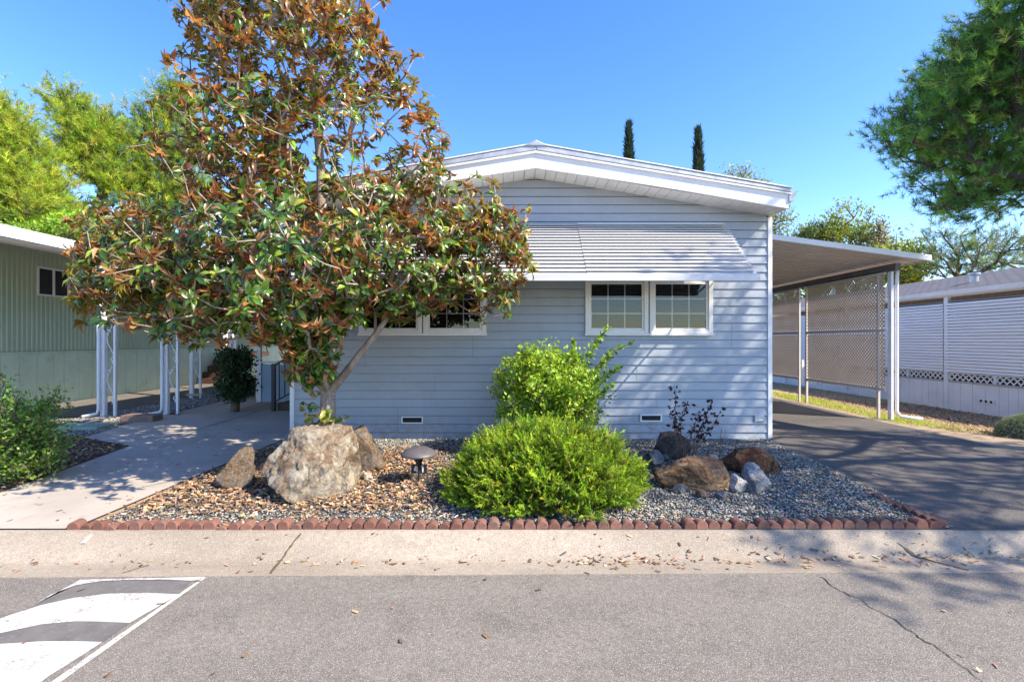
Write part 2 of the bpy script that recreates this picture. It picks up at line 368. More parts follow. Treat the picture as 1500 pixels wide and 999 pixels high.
kmb = MB(); prof = [(3.45,-.30),(3.45,-.164),(3.66,-.178),(3.70,-.174),(3.74,-.158),(3.92,-.062),(3.95,-.049),(3.98,-.046),(3.98,-.30)]
xk = [-60]+list(np.arange(-9,9.1,.5))+[60]
for a,b in zip(xk,xk[1:]):
    va = [(a,y+ky(a)*(1 if y<3.9 else .35),z) for y,z in prof]; vb = [(b,y+ky(b)*(1 if y<3.9 else .35),z) for y,z in prof]
    n = len(prof); kmb.add(va+vb, [(i,n+i,n+i+1,i+1) for i in range(n-1)])
kind(obj('kerb', kmb, KERBM), 'structure')
sheet('gravel_bed', [(-3.55,3.97),(3.62,3.97),(3.70,6.0),(3.96,7.5),(-3.45,7.5)], GRAVB, .004)
sheet('driveway', [(3.62,3.96),(60,3.96),(60,4.4),(16,4.5),(9.0,5.3),(6.9,6.6),(6.85,9.0),(7.05,24),(3.9,24),(3.9,7.45),(3.72,6.0)], DRIVEM, .006)
sheet('walkway', [(-5.05,3.97),(-3.62,3.97),(-3.48,7.3),(-3.36,7.3),(-3.36,12.4),(-7.2,12.4),(-6.95,9.0),(-6.6,7.45),(-5.45,6.9),(-5.25,5.6)], CONC, .012)
sheet('shrub_bed', [(-60,3.97),(-5.05,3.97),(-5.25,5.6),(-5.45,6.9),(-6.6,7.45),(-7.0,9.0),(-7.25,12.4),(-7.25,16),(-8.5,16),(-8.3,9.6),(-60,9.0)], SOIL, .004)
sheet('neighbour_driveway', [(-60,9.0),(-8.3,9.6),(-8.55,16),(-8.9,40),(-11.2,40),(-11.0,7),(-60,7)], ODRIVE, .008)

def linestrip(name, pts, w, m, dz):
    mb = MB(); pts = [np.array(p, float) for p in pts]; n = len(pts); vs = []
    for i,p in enumerate(pts):
        d = pts[min(i+1,n-1)]-pts[max(i-1,0)]; d = d/np.linalg.norm(d); s = np.array([-d[1],d[0],0])*w*(.6+.8*random.random())/2
        vs += [p+s+(0,0,dz), p-s+(0,0,dz)]
    mb.add(vs, [(2*i,2*i+1,2*i+3,2*i+2) for i in range(n-1)]); return kind(obj(name, mb, m), 'structure')
def RD(px,py,z=-.17):
    d = F*(CAMZ-z)/(py-499.5); return np.array([(px-750)/F*d, d, z])
ck = []
base = [(1203,846),(1225,862),(1258,878),(1285,895),(1310,907),(1340,930),(1368,946),(1400,968),(1440,999),(1480,1030)]
for (a,b),(c,d) in zip(base,base[1:]):
    for t in np.linspace(0,1,6)[:-1]: ck.append(RD(a+(c-a)*t+random.uniform(-2,2), b+(d-b)*t+random.uniform(-1.5,1.5)))
linestrip('road_crack', ck, .0065, CRACKM, .004)
def onkerb(px,py):
    best = None
    for y in np.linspace(3.45,3.97,200):
        z = np.interp(y,[3.45,3.66,3.70,3.74,3.92,3.95,3.975],[-.164,-.178,-.174,-.158,-.062,-.049,-.046])
        x = (px-750)/F*y; yy = y+ky(x)*(1 if y<3.9 else .35); e = abs(499.5+F*(CAMZ-z)/yy-py)
        if best is None or e < best[0]: best = (e,(px-750)/F*yy,yy,z)
    return np.array(best[1:])
def kline(name, a, b, w, m):
    pts = [onkerb(a[0]+(b[0]-a[0])*t+random.uniform(-1,1), a[1]+(b[1]-a[1])*t) for t in np.linspace(0,1,14)]; linestrip(name, pts, w, m, .005)
kline('kerb_joint', (440,782), (397,840), .018, JOINTM); kline('kerb_joint', (1298,780), (1340,815), .03, JOINTM)
kline('kerb_joint', (1385,780), (1428,817), .008, JOINTM); kline('kerb_joint', (1340,815), (1420,836), .018, JOINTM)
kline('kerb_joint', (178,840), (218,828), .008, JOINTM)
linestrip('kerb_paint_mark', [onkerb(134,784),onkerb(122,796)], .028, WHITEM, .006)
linestrip('walkway_joint', [G(x,640-(x-255)*.295) for x in np.linspace(255,398,16)], .014, CRACKM, .016)
linestrip('walkway_joint', [G(180,648),G(280,636),G(428,640-6)], .008, CRACKM, .016)
# speed hump markings (white stripes between dark bowed bands)
def rpoly(name, pxs, m, dz):
    mb = MB(); mb.add([RD(*p)+(0,0,dz) for p in pxs],[list(range(len(pxs)))]); return kind(obj(name, mb, m), 'structure')
top = [(49,887),(75,871),(110,858),(150,851.5),(200,849.5),(250,850),(281,851)]
rpoly('road_marking', [(118,849.5),(303,845.5)]+[(296,849)]+top[::-1], PAINTW, .005)
b2a = [(-90,958),(-40,922),(10,903),(60,887),(110,876),(160,870),(215,869),(262,871)]
rpoly('hump_band', [(49,887.6),(75,871.6),(110,858.6),(150,852.1),(200,850.1),(250,850.6),(281,851.6)]+b2a[:1:-1], TARM, .004)
b3a = [(-170,1020),(-110,975),(-60,949),(0,928),(60,915),(110,910.5),(150,911),(190,913)]
rpoly('road_marking', b2a+[(240,884)]+b3a[::-1], PAINTW, .005)
b4a = [(-250,1080),(-170,1010),(-100,970),(-40,950),(0,944),(60,940),(110,940),(150,941)]
rpoly('hump_band', b3a+b4a[::-1], TARM, .0042)
rpoly('road_marking', b4a+[(118,962),(70,992),(20,1030),(-60,1090)], PAINTW, .005)
rpoly('road_marking', [(303,845.7),(296,852),(180,932),(120,972),(60,1015),(100,1000),(160,956),(300,850)][:0] or [(297,847),(302,847),(190,927),(80,1006),(30,1045),(18,1045),(66,1006),(180,927)], PAINTW, .0055)

# ------------------------------------------------------------------ main house
HX0, HX1, HY, HY2 = -3.365, 3.945, 7.4, 22.0
RX = .34; ZR = 3.975; SL = (3.975-3.395)/(3.945-.34)
def roofz(x): return ZR-SL*abs(x-RX)
house = thing('mobile_home', 'pale blue lap-sided single-storey home with low white gable roof', 'house', (.3,HY,0))
WINS = [(1.115,2.075),(2.095,3.055),(-2.33,-1.37),(-1.35,-.39)]; WZ0, WZ1 = 1.60, 2.98; CW = .064
sd = MB(); z0 = -.02; pitch = .1286; k = 0
while z0+k*pitch < 4.0:
    a = z0+k*pitch; b = a+pitch; cuts = sorted({a,b}|{z for z in (WZ0+.03,WZ1-.03) if a < z < b})
    for c,d in zip(cuts,cuts[1:]):
        def yy(z): return HY-.006-.016*(1-(z-a)/pitch)
        holes = [(w0+.03,w1-.03) for w0,w1 in sorted(WINS)] if (c+d)/2 > WZ0+.03 and (c+d)/2 < WZ1-.03 else []
        xs0 = HX0; segs = []
        for h0,h1 in holes: segs.append((xs0,h0)); xs0 = h1
        segs.append((xs0,HX1))
        for s0,s1 in segs:
            def lim(x,z):
                m = (ZR+.03-z)/SL; return min(max(x,RX-m),RX+m) if m > 0 else RX
            e = d-.011 if d == b else d
            q = [(lim(s0,c),yy(c),c),(lim(s1,c),yy(c),c),(lim(s1,e),yy(e),e),(lim(s0,e),yy(e),e)]
            if q[1][0]-q[0][0] > .01:
                sd.add(q,[(0,1,2,3)]); xa,xb = lim(s0,d),lim(s1,d)
                if d == b: sd.add([(q[3][0],yy(e),e),(q[2][0],yy(e),e),(q[2][0],HY+.012,e),(q[3][0],HY+.012,e),(xb,HY+.012,d),(xa,HY+.012,d)],[(0,1,2,3),(3,2,4,5)])
                if c == a: sd.add([(q[0][0],HY+.012,a),(q[1][0],HY+.012,a),(q[1][0],yy(a),a),(q[0][0],yy(a),a)],[(0,1,2,3)])
    k += 1
nsd = len(sd.f); sm = sd
for x,za,zb in ((-1.745,1,3),(-1.18,6,7),(-.6,10,12),(-.05,2,4),(-2.25,9,10),(2.2,4,5),(.55,8,9),(3.35,11,13),(1.9,7,8),(-1.35,0,1),(.9,19,21),(-.9,22,24),(2.6,18,19)):
    for k in range(za,zb+1): sm.add([(x,HY-.0225,z0+k*pitch+.004),(x+.004,HY-.0225,z0+k*pitch+.004),(x+.004,HY-.0085,z0+(k+1)*pitch-.012),(x,HY-.0085,z0+(k+1)*pitch-.012)],[(0,1,2,3)])
o = obj('siding', sd, [SIDING,SEAM], house, fix=False)
for p_ in o.data.polygons[nsd:]: p_.material_index = 1
for X,sg in ((HX0,-1),(HX1,1)):
    side = MB(); k = 0
    while z0+k*pitch < 3.35:
        a = z0+k*pitch; side.strip([(X+sg*.004,a),(X+sg*.016,a),(X+sg*.004,a+pitch)],1,HY+.02,HY2); k += 1
    obj('side_wall', side, SIDING, house, fix=False)
obj('rear_wall', MB().box(HX0+.02,HX1-.02,HY2-.1,HY2,0,3.3), SIDING, house)
for X,sg in ((HX0,-1),(HX1,1)):
    t = MB(); t.box(X-.042 if sg>0 else X-.024, X+.024 if sg>0 else X+.042, HY-.030, HY+.05, .02, roofz(X)-.004); obj('corner_trim', t, WHITE, house, bevel=.004)
FY = 6.93
for sg in (-1,1):
    xe = HX1+.02 if sg > 0 else HX0-.02
    n = 10; lo = []; hi = []
    for i in range(n+1):
        x = RX+(xe-RX)*i/n; bow = .018*math.sin(math.pi*i/n); lo.append((x,roofz(x)+bow)); hi.append((x,roofz(x)+.215+bow-.01*i/n))
    fm = MB(); fm.prism(lo+hi[::-1], 1, FY, FY+.03); obj('fascia', fm, WHITE, house, bevel=.004)
    so = MB(); ns = 24                                    # grooved vinyl soffit
    for i in range(ns):
        x0 = RX+(xe-RX)*i/ns; x1 = RX+(xe-RX)*(i+1)/ns; g = .008*(1 if sg>0 else -1)
        so.add([(x0+g,FY+.03,roofz(x0+g)+.012),(x1,FY+.03,roofz(x1)+.012),(x1,HY+.01,roofz(x1)+.012),(x0+g,HY+.01,roofz(x0+g)+.012)],[(0,1,2,3)])
        so.add([(x0,FY+.03,roofz(x0)+.028),(x0+g,FY+.03,roofz(x0)+.012),(x0+g,HY+.01,roofz(x0)+.012),(x0,HY+.01,roofz(x0)+.028)],[(0,1,2,3)])
    obj('soffit', so, SOFFITM, house, fix=False)
    # roof: metal sheet with standing edge lip along the gable
    rf = MB(); xo = xe+.03*sg
    rf.prism([(RX,roofz(RX)+.24),(xo,roofz(xo)+.225),(xo,roofz(xo)+.205),(RX,roofz(RX)+.21)], 1, FY-.03, HY2+.3)
    obj('roof_sheet', rf, WHITEM, house)
    lp = MB(); lp.prism([(RX,roofz(RX)+.33),(xo,roofz(xo)+.285),(xo,roofz(xo)+.228),(RX,roofz(RX)+.243)], 1, FY-.035, FY+.12)
    obj('roof_edge_cap', lp, GALV, house, bevel=.012)
    l2 = MB(); l2.prism([(RX,roofz(RX)+.352),(xo,roofz(xo)+.305),(xo,roofz(xo)+.288),(RX,roofz(RX)+.333)], 1, FY-.045, FY+.14)
    obj('roof_edge_rib', l2, WHITEM, house, bevel=.004)
    gt = MB(); zz = roofz(xe); gt.prism([(xe,zz+.10),(xe+sg*.075,zz+.12),(xe+sg*.095,zz+.21),(xe+sg*.13,zz+.245),(xe+sg*.12,zz+.26),(xe,zz+.20)], 1, FY-.02, HY2); obj('gutter', gt, GALV, house)
rc = MB(); zp = roofz(RX)
rc.add([(RX-.19,FY-.05,zp+.30),(RX+.19,FY-.05,zp+.30),(RX,FY-.06,zp+.385),(RX-.19,FY+.3,zp+.31),(RX+.19,FY+.3,zp+.31),(RX,FY+.3,zp+.39)],[(0,1,2),(0,2,5,3),(1,4,5,2),(3,5,4),(0,3,4,1)])
obj('ridge_cap', rc, GALV, house, bevel=.01)
# windows
def window(parent, x0, x1, z0, z1, y, cm=VINYL, blinds=True, cols=3, rows=3, split=.585):
    c = MB(); w = CW
    c.box(x0,x0+w,y-.05,y+.05,z0,z1).box(x1-w,x1,y-.05,y+.05,z0,z1).box(x0+w,x1-w,y-.05,y+.05,z0,z0+w).box(x0+w,x1-w,y-.05,y+.05,z1-w,z1)
    o = obj('window', c, cm, parent, bevel=.006)
    gx0,gx1,gz0,gz1 = x0+w,x1-w,z0+w,z1-w; zm = gz0+(gz1-gz0)*split
    obj('sill', MB().box(x0-.01,x1+.01,y-.075,y-.05,z0-.02,z0+.02), cm, o, bevel=.004)
    for a,b,dy in ((gz0,zm,0),(zm,gz1,.022)):
        f = MB(); t = .032
        f.box(gx0,gx0+t,y-.025+dy,y+.0+dy,a,b).box(gx1-t,gx1,y-.025+dy,y+.0+dy,a,b).box(gx0+t,gx1-t,y-.025+dy,y+dy,a,a+t).box(gx0+t,gx1-t,y-.025+dy,y+dy,b-t,b)
        obj('sash', f, cm, o, bevel=.003)
        obj('pane', MB().add([(gx0+t,y-.012+dy,a+t),(gx1-t,y-.012+dy,a+t),(gx1-t,y-.012+dy,b-t),(gx0+t,y-.012+dy,b-t)],[(0,1,2,3)]), GLASS, o)
        mu = MB(); 
        for i in range(1,cols): x = gx0+t+(gx1-gx0-2*t)*i/cols; mu.box(x-.008,x+.008,y-.009+dy,y-.003+dy,a+t,b-t)
        for i in range(1,rows): z = a+t+(b-a-2*t)*i/rows; mu.box(gx0+t,gx1-t,y-.0085+dy,y-.0035+dy,z-.008,z+.008)
        obj('muntins', mu, cm, o)
    if blinds:
        bl = MB(); n = int((gz1-gz0)/.026)
        for i in range(n):
            z = gz0+.02+i*.026+random.uniform(-.0015,.0015); bl.add([(gx0+.01,y+.055,z),(gx1-.01,y+.055,z),(gx1-.01,y+.073,z+.013),(gx0+.01,y+.073,z+.013)],[(0,1,2,3)])
        obj('blind', bl, BLIND, o, fix=False)
    obj('room_shadow_box', MB().box(gx0-.02,gx1+.02,y+.12,y+.5,gz0-.05,gz1+.05), DARK, o)
    return o
for w0,w1 in WINS: window(house, w0, w1, WZ0, WZ1, HY-.005)
# awning: curved, stepped aluminium slats
aw = empty('awning', (.45,HY,2.36)); aw.parent = house; aw.location = (.15,0,2.36); WL['awning'] = np.array((.45,HY,2.36))
def awn_curve(t): return HY-.02-1.03*(.50*t+.50*t**1.45), 3.27-.93*(.80*t**1.25+.20*t)
AX0, AX1 = -2.55, 3.24; ns = 17; dd = .034
def awn_slats(x0,x1,lift):
    m = MB()
    def pt(t,o):
        y,z = awn_curve(max(t,0)); y2,z2 = awn_curve(max(t,0)+.01); ty,tz = y2-y,z2-z; l = math.hypot(ty,tz); o += lift
        return (y+tz/l*o, z-ty/l*o) if t > -.001 else (y+tz/l*o, z-ty/l*o)
    for i in range(ns):
        pr = [pt((i-.30)/ns,-.004),pt((i+.1)/ns,.003),pt((i+.4)/ns,.014),pt((i+.7)/ns,.024),pt((i+.97)/ns,dd)]
        y,z = pr[-1]; pr += [(y+.001,z-.010),(y+.012,z-.012)]; m.strip(pr,0,x0,x1)
    return m
obj('slat_panel', awn_slats(AX0,.985,0), AWN, aw, fix=False); obj('slat_panel', awn_slats(.99,AX1,.006), AWN, aw, fix=False)
ye,ze = awn_curve(1); rl = MB().box(AX0,AX1+.005,ye-.035,ye-.015,ze-.055,ze+.03); obj('front_rail', rl, AWN, aw, bevel=.004)
tr = MB().box(.99,AX1-.02,HY-.06,HY-.02,3.268,3.295); obj('top_flashing', tr, AWN, aw)
for X in (AX0+.04, .35, AX1-.04):
    b_ = MB(); b_.tube([(X,)+(awn_curve(t)[0]+.015,awn_curve(t)[1]-.02) for t in np.linspace(0,1,12)], .012, 6); b_.beam((X,ye,ze-.03),(X,HY-.02,2.55),.02,.02); obj('bracket', b_, WHITEM, aw)
for px,py in ((604,615),(953.5,612)):
    c = P(px,py,HY-.02); v = MB(); w,h = .165,.055
    for s in ((-w,-w+.02,-h,h),(w-.02,w,-h,h),(-w+.02,w-.02,-h,-h+.018),(-w+.02,w-.02,h-.018,h)): v.box(c[0]+s[0],c[0]+s[1],HY-.035,HY-.01,c[2]+s[2],c[2]+s[3])
    o = obj('foundation_vent', v, WHITE, house); gr = MB(); gr.box(c[0]-w+.02,c[0]+w-.02,HY-.026,HY-.022,c[2]-h+.018,c[2]+h-.018)
    obj('vent_screen', gr, VENTM, o)
    lv = MB()
    for k in range(4): z = c[2]-h+.026+k*.02; lv.box(c[0]-w+.02,c[0]+w-.02,HY-.030,HY-.027,z,z+.004)
    obj('louvre', lv, BLACKM, o)
c = P(1112,613,HY-.02); pl = MB().box(c[0]-.075,c[0]+.075,HY-.034,HY-.008,c[2]-.05,c[2]+.05); o = obj('utility_cover', pl, SIDING, house, bevel=.006)
obj('cover_slot', MB().box(c[0]-.01,c[0]+.05,HY-.037,HY-.034,c[2]-.03,c[2]-.01), WHITE, o)

# ------------------------------------------------------------------ lattice helper
def lattice(mb, x, y0, y1, z0, z1, gap, w, t):
    W = y1-y0; H = z1-z0
    for sg in (1,-1):
        c = -H if sg > 0 else 0.
        c = -H; st = gap*math.sqrt(2)
        while c < W:
            a0 = max(0,c); a1 = min(W,c+H)
            if a1-a0 > .02:
                h0 = a0-c; h1 = a1-c
                if sg < 0: h0,h1 = H-h0,H-h1
                xx = x+(t*.55 if sg > 0 else -t*.55)
                mb.beam((xx,y0+a0,z0+h0),(xx,y0+a1,z0+h1),t,w,up=(1,0,0)) if False else mb.beam((xx,y0+a0,z0+h0),(xx,y0+a1,z0+h1),w,t,up=(1,0,0))
            c += st
    return mb

# ------------------------------------------------------------------ carport on the right
cp = thing('carport', 'metal carport with ribbed roof and diagonal lattice side screen', 'carport', (5.6,9.2,0))
CX0, CX1, CY0, CY1 = HX1+.03, 7.62, 8.85, 20.0; CZ0, CZ1 = 3.47, 2.98
def cz(x): return CZ0+(CZ1-CZ0)*(x-CX0)/(CX1-CX0)
pn = MB(); y = CY0+.04; pr = []
while y < CY1:
    pr += [(y,0),(y+.02,.05),(y+.05,.05),(y+.07,0)]; y += .2
n = len(pr); pn.add([(CX0,a,CZ0+b) for a,b in pr]+[(CX1,a,CZ1+b) for a,b in pr],[(i,i+1,n+i+1,n+i) for i in range(n-1)])
obj('roof_pan', pn, CPAN, cp, fix=False)
ed = MB(); ed.prism([(CX0,CZ0+.085),(CX1+.04,CZ1+.085),(CX1+.04,CZ1-.02),(CX0,CZ0-.015)],1,CY0-.03,CY0+.03); obj('fascia', ed, WHITEM, cp, bevel=.006)
obj('side_gutter', MB().prism([(CX1,CZ1-.02),(CX1+.05,CZ1-.02),(CX1+.05,CZ1+.08),(CX1,CZ1+.08)],1,CY0+.03,CY1), GALV, cp)
obj('beam', MB().box(7.14,7.24,9.0,CY1,2.82,2.95), mat('carport_beam',(.13,.125,.12),(.09,.088,.085),4,.5), cp)
LX = 7.19
for yy,w in ((9.45,.045),(11.75,.045),(12.05,.045),(14.6,.05),(14.9,.05),(17.4,.05)):
    obj('screen_post', MB().box(LX-w/2-.03,LX+w/2-.03,yy-w/2,yy+w/2,0,2.82), CPAN if yy>10 else CPAN, cp, bevel=.004)
mp_ = obj('corner_post', MB().box(LX+.0,LX+.05,9.17,9.26,0,2.82), WHITEM, cp, bevel=.006)
dsp = MB(); dsp.tube([(LX+.14,9.2,2.95),(LX+.14,9.2,2.8),(LX+.13,9.2,2.5),(LX+.13,9.2,.16),(LX+.17,9.16,.075),(LX+.42,8.95,.05)],.030,8); obj('downspout', dsp, WHITE, cp, smooth=True)
for a,b in ((9.27,11.73),(12.07,14.58),(14.92,17.38)):
    for z0_,z1_ in ((.60,1.66),(1.74,2.80)):
        lm = MB(); lattice(lm, LX-.03, a+.02, b-.02, z0_, z1_, .056, .028, .006); obj('lattice_panel', lm, LATM, cp)
    rr = MB()
    for z in (.57,1.70,2.81): rr.box(LX-.05,LX-.012,a,b,z-.03,z+.03)
    obj('screen_rail', rr, CPAN, cp)

# ------------------------------------------------------------------ white home on the right
nh = thing('neighbour_home', 'white home with grey shingle roof and long louvred porch screens', 'house', (12,13,-.37))
NX = 12.0; NY0, NY1 = 6.0, 31.0
obj('roof', MB().prism([(NX-.05,2.87),(15.6,3.76),(19.2,2.87),(19.2,2.79),(15.6,3.67),(NX-.05,2.79)],1,NY0-.3,NY1), SHING, nh)
gt = MB(); gt.prism([(NX-.06,2.875),(NX-.18,2.87),(NX-.16,2.76),(NX-.12,2.72),(NX-.06,2.72)],1,NY0-.3,NY1); obj('gutter', gt, NWHITE, nh)
obj('eave_board', MB().box(NX-.055,NX+.03,NY0,NY1,2.70,2.785), NWHITE, nh)
obj('porch_wall', MB().box(14.2,14.3,NY0,NY1,-.4,2.8), NGREY, nh)
obj('porch_floor', MB().box(NX+.06,14.19,NY0,NY1,.25,.35), NGREY, nh)
obj('end_wall', MB().box(NX,19,NY1,NY1+.1,-.4,3.0), NWHITE, nh)
sk = MB(); y = NY0
while y < NY1:
    w = random.uniform(.2,.36); sk.box(NX-.005-random.uniform(0,.004),NX+.03,y,y+w-.008,-.4,.38); y += w
obj('skirting', sk, NWHITE, nh); obj('skirting_backing', MB().box(NX+.031,NX+.05,NY0,NY1,-.4,.38), NGREY, nh)
obj('skirting_rail', MB().box(NX-.03,NX+.04,NY0,NY1,.38,.43), mat('rail_grey',(.42,.41,.40),rough=.6), nh)
posts = [9.4,13.33,17.3,21.2,25.1]
for yy in posts:
    obj('porch_post', MB().box(NX-.05,NX+.05,yy-.06,yy+.06,-.4,2.70), NWHITE, nh, bevel=.006)
for a,b in zip([6.0]+posts, posts):
    if b-a < 1: continue
    lt = MB(); lattice(lt, NX, a+.06, b-.06, .435, .62, .115, .034, .008); lt.box(NX-.02,NX+.02,a+.06,b-.06,.62,.65)
    for q in (.33,.66): yv = a+(b-a)*q; lt.box(NX-.025,NX+.02,yv-.035,yv+.035,.432,.62)
    obj('lattice_strip', lt, NWHITE, nh)
    ls = MB(); pr = []; z = .66
    while z < 2.48: pr += [(NX+.02,z),(NX-.070,z+.004),(NX-.048,z+.064),(NX+.02,z+.068)]; z += .082
    ls.strip(pr,1,a+.065 if a>6 else a,b+.02); obj('louvre_screen', ls, SCREEN, nh, fix=False)
    obj('screen_roller', MB().tube([(NX-.02,a+.07,2.57),(NX-.02,b-.07,2.57)],.022,8), NGREY, nh)
vc = P(1446,588,0); yv = F*NX/(1446-750); zv = CAMZ-(588-499.5)/F*yv
wv = obj('wall_vent', MB().box(NX-.03,NX-.011,yv-.21,yv+.21,zv-.055,zv+.055), NWHITE, nh, bevel=.004)
for k in (-1,0,1):
    h = MB(); h.tube([(NX-.034,yv+k*.13,zv),(NX-.028,yv+k*.13,zv)],.034,14); obj('vent_hole', h, VENTM, wv)
yv = F*13.3/(1427-750); obj('vent_pipe', MB().lathe([(.10,0),(.10,.22),(.14,.24),(.14,.30),(.06,.31)],(13.3,yv,3.16),16), GALV, nh)
# ------------------------------------------------------------------ green home on the left
gh = thing('green_home', 'sage green ribbed metal home with white flat carport roof', 'house', (-11,14,0))
GX = -11.0; GY0, GY1 = 8.2, 30
rw = MB(); pr = []; y = GY0
while y < GY1: pr += [(GX,y),(GX+.018,y+.012),(GX+.018,y+.042),(GX,y+.054)]; y += .11
n = len(pr); rw.add([(a,b,1.27) for a,b in pr]+[(a,b,3.66) for a,b in pr],[(i,i+1,n+i+1,n+i) for i in range(n-1)]); obj('ribbed_wall', rw, GREEN, gh, fix=False)
sk = MB(); y = GY0
while y < GY1:
    w = random.choice((.28,.40,.40,.43)); sk.box(GX-.03,GX+.012+random.uniform(0,.006),y,y+w-.012,.0,1.22); y += w
obj('skirting', sk, GREENB, gh); obj('skirting_cap', MB().box(GX-.03,GX+.035,GY0,GY1,1.222,1.262), GREENB, gh)
obj('skirting_backing', MB().box(GX-.06,GX-.035,GY0,GY1,0,3.6), DARK, gh)
obj('front_wall', MB().box(GX-6,GX-.06,GY0,GY0+.05,0,3.6), GREEN, gh)
rf = MB(); rf.prism([(-7.95,3.17),(-7.95,3.27),(GX-.1,3.74),(GX-6.2,3.9),(GX-6.2,3.8),(GX-.1,3.645)],1,7.3,30); obj('carport_roof', rf, WHITE, gh)
rbs = MB(); y = 7.4
while y < 20: rbs.prism([(-7.97,3.135),(-7.97,3.168),(GX,3.645),(GX,3.60)],1,y,y+.035); y += .32
obj('roof_rib', rbs, WHITE, gh)
obj('roof_edge', MB().prism([(-7.86,3.12),(-7.86,3.30),(-7.90,3.31),(-7.948,3.28),(-7.948,3.12)],1,7.25,30.05), WHITEM, gh)
obj('front_fascia', MB().prism([(-7.95,3.15),(-7.95,3.30),(GX-.1,3.77),(GX-6.2,3.93),(GX-6.2,3.78),(GX-.1,3.62)],1,7.24,7.296), WHITEM, gh)
def gwin(py0,py1,px0,px1):
    y0 = F*(-GX-.03)/(750-px0); y1 = F*(-GX-.03)/(750-px1); z1 = CAMZ+(499.5-390)/F*y0; z0 = CAMZ+(499.5-437)/F*y1
    f = MB(); x = GX
    for a,b,c,d in ((y0,y1,z0,z0+.04),(y0,y1,z1-.04,z1),(y0,y0+.04,z0+.04,z1-.04),(y1-.04,y1,z0+.04,z1-.04),((y0+y1)/2-.03,(y0+y1)/2+.03,z0+.04,z1-.04)): f.box(x-.02,x+.035,a,b,c,d)
    o = obj('window', f, VINYL, gh); obj('pane', MB().add([(x+.025,y0,z0),(x+.025,y1,z0),(x+.025,y1,z1),(x+.025,y0,z1)],[(0,1,2,3)]), DGLASS, o)
    obj('curtain', MB().add([(x+.021,y0,z0),(x+.021,y1,z0),(x+.021,y1,z1),(x+.021,y0,z1)],[(0,1,2,3)]), mat('dark_curtain',(.03,.03,.035),(.015,.015,.018),9,.9), o)
gwin(390,437,55,101)
yd = F*10.96/(750-333); dr = obj('door', MB().box(GX,GX+.05,yd-.5,yd+.6,1.2,3.2), WHITE, gh, bevel=.005)
obj('handle', MB().tube([(GX+.05,yd-.4,2.1),(GX+.11,yd-.4,2.1)],.03,8), GALV, dr)
def scroll_post(px, pyb, d, ztop, parent, name='ornamental_post', spout=True):
    X = (px-750)/F*d; zb = max(0, min(.12, CAMZ-(pyb-499.5)/F*d)); Y = d
    a = MB(); a.box(X-.045,X+.045,Y-.04,Y+.04,zb-.15,ztop); a.box(X+.205,X+.25,Y-.025,Y+.025,zb-.15,ztop)
    o = obj(name, a, WHITE, parent, bevel=.006)
    s = MB(); z = zb+.25
    while z < ztop-.5:
        pts = []
        for i in range(25):
            t = i/24; pts.append((X+.13+.065*math.sin(2*math.pi*t*1.0+.6)*(1 if (i<13) else 1), Y, z+.75*t))
        s.tube(pts,.009,5)
        for sg,zz in ((1,z+.08),(-1,z+.62)):
            s.tube([(X+.13+.05*sg+.055*math.cos(u)*(1-u/9), Y, zz+.055*math.sin(u)*(1-u/9)) for u in np.linspace(0,5.2,16)],.008,5)
        z += .8
    obj('scrollwork', s, WHITE, o)
    if spout:
        q = MB(); q.tube([(X-.035,Y-.08,ztop-.05),(X-.035,Y-.08,zb+.16),(X-.06,Y-.09,zb+.07),(X-.24,Y-.22,zb+.03)],.030,8); obj('downspout', q, WHITE, o, smooth=True)
    obj('base_plate', MB().box(X-.10,X+.30,Y-.08,Y+.08,zb-.04,zb+.012), CONC, o)
scroll_post(152, 610, 9.6, 3.24, gh); scroll_post(281, 576, 12.6, 3.24, gh, spout=False)
es = thing('entry_steps', 'dark brown steps rising to the green home side door', 'steps', (-10.2,17.5,0))
for k in range(5): obj('step', MB().box(GX+.03,GX+1.15,yd-1.8+k*.3,yd-1.45+k*.3,.2*k,.2*k+.2), BROWNW, es, bevel=.01)
obj('landing', MB().box(GX+.03,GX+1.15,yd-.3,yd+1.0,.9,1.08), BROWNW, es)

# patio cover on the left side of the main house
pc = thing('patio_cover', 'white flat patio roof on ornamental posts beside the blue home', 'patio cover', (-5.2,10,0))
obj('roof_pan', MB().prism([(HX0-.03,3.02),(-7.05,2.72),(-7.05,2.66),(HX0-.03,2.95)],1,8.27,20), WHITE, pc)
obj('fascia', MB().prism([(HX0-.03,3.06),(-7.1,2.76),(-7.1,2.58),(HX0-.03,2.9)],1,8.2,8.266), WHITEM, pc)
obj('side_gutter', MB().box(-7.16,-7.055,8.27,20,2.6,2.77), WHITEM, pc)
scroll_post(244, 612, 9.85, 2.68, pc); scroll_post(330, 560, 14.5, 2.68, pc, spout=False)
# porch
pr_ = thing('porch', 'blue porch half wall with brown steps and black railing behind magnolia', 'porch', (-4.7,11.5,0))
obj('half_wall', MB().box(-6.1,-4.9,11.78,11.86,.02,.93), BLUEP, pr_); obj('corner_board', MB().box(-6.22,-6.1,11.74,11.88,.02,.96), WHITE, pr_, bevel=.005)
obj('wall_cap', MB().box(-6.24,-4.9,11.73,11.89,.962,1.0), WHITE, pr_)
obj('porch_post', MB().box(-6.2,-6.12,11.76,11.84,1.0,2.8), WHITE, pr_)
obj('porch_deck', MB().box(-6.1,HX0-.05,11.87,15,.5,.62), BROWNW, pr_)
for k in range(3): obj('step', MB().box(-5.02+.28*k,-3.42,10.35,11.72,.012+.17*k,.17*(k+1)), BROWNW, pr_, bevel=.01)
rl = MB(); rl.box(-5.10,-5.03,10.24,10.31,.012,1.02); rl.beam((-5.06,10.275,.98),(-4.1,10.275,1.50),.05,.04); rl.beam((-5.06,10.275,.2),(-4.1,10.275,.72),.04,.03)
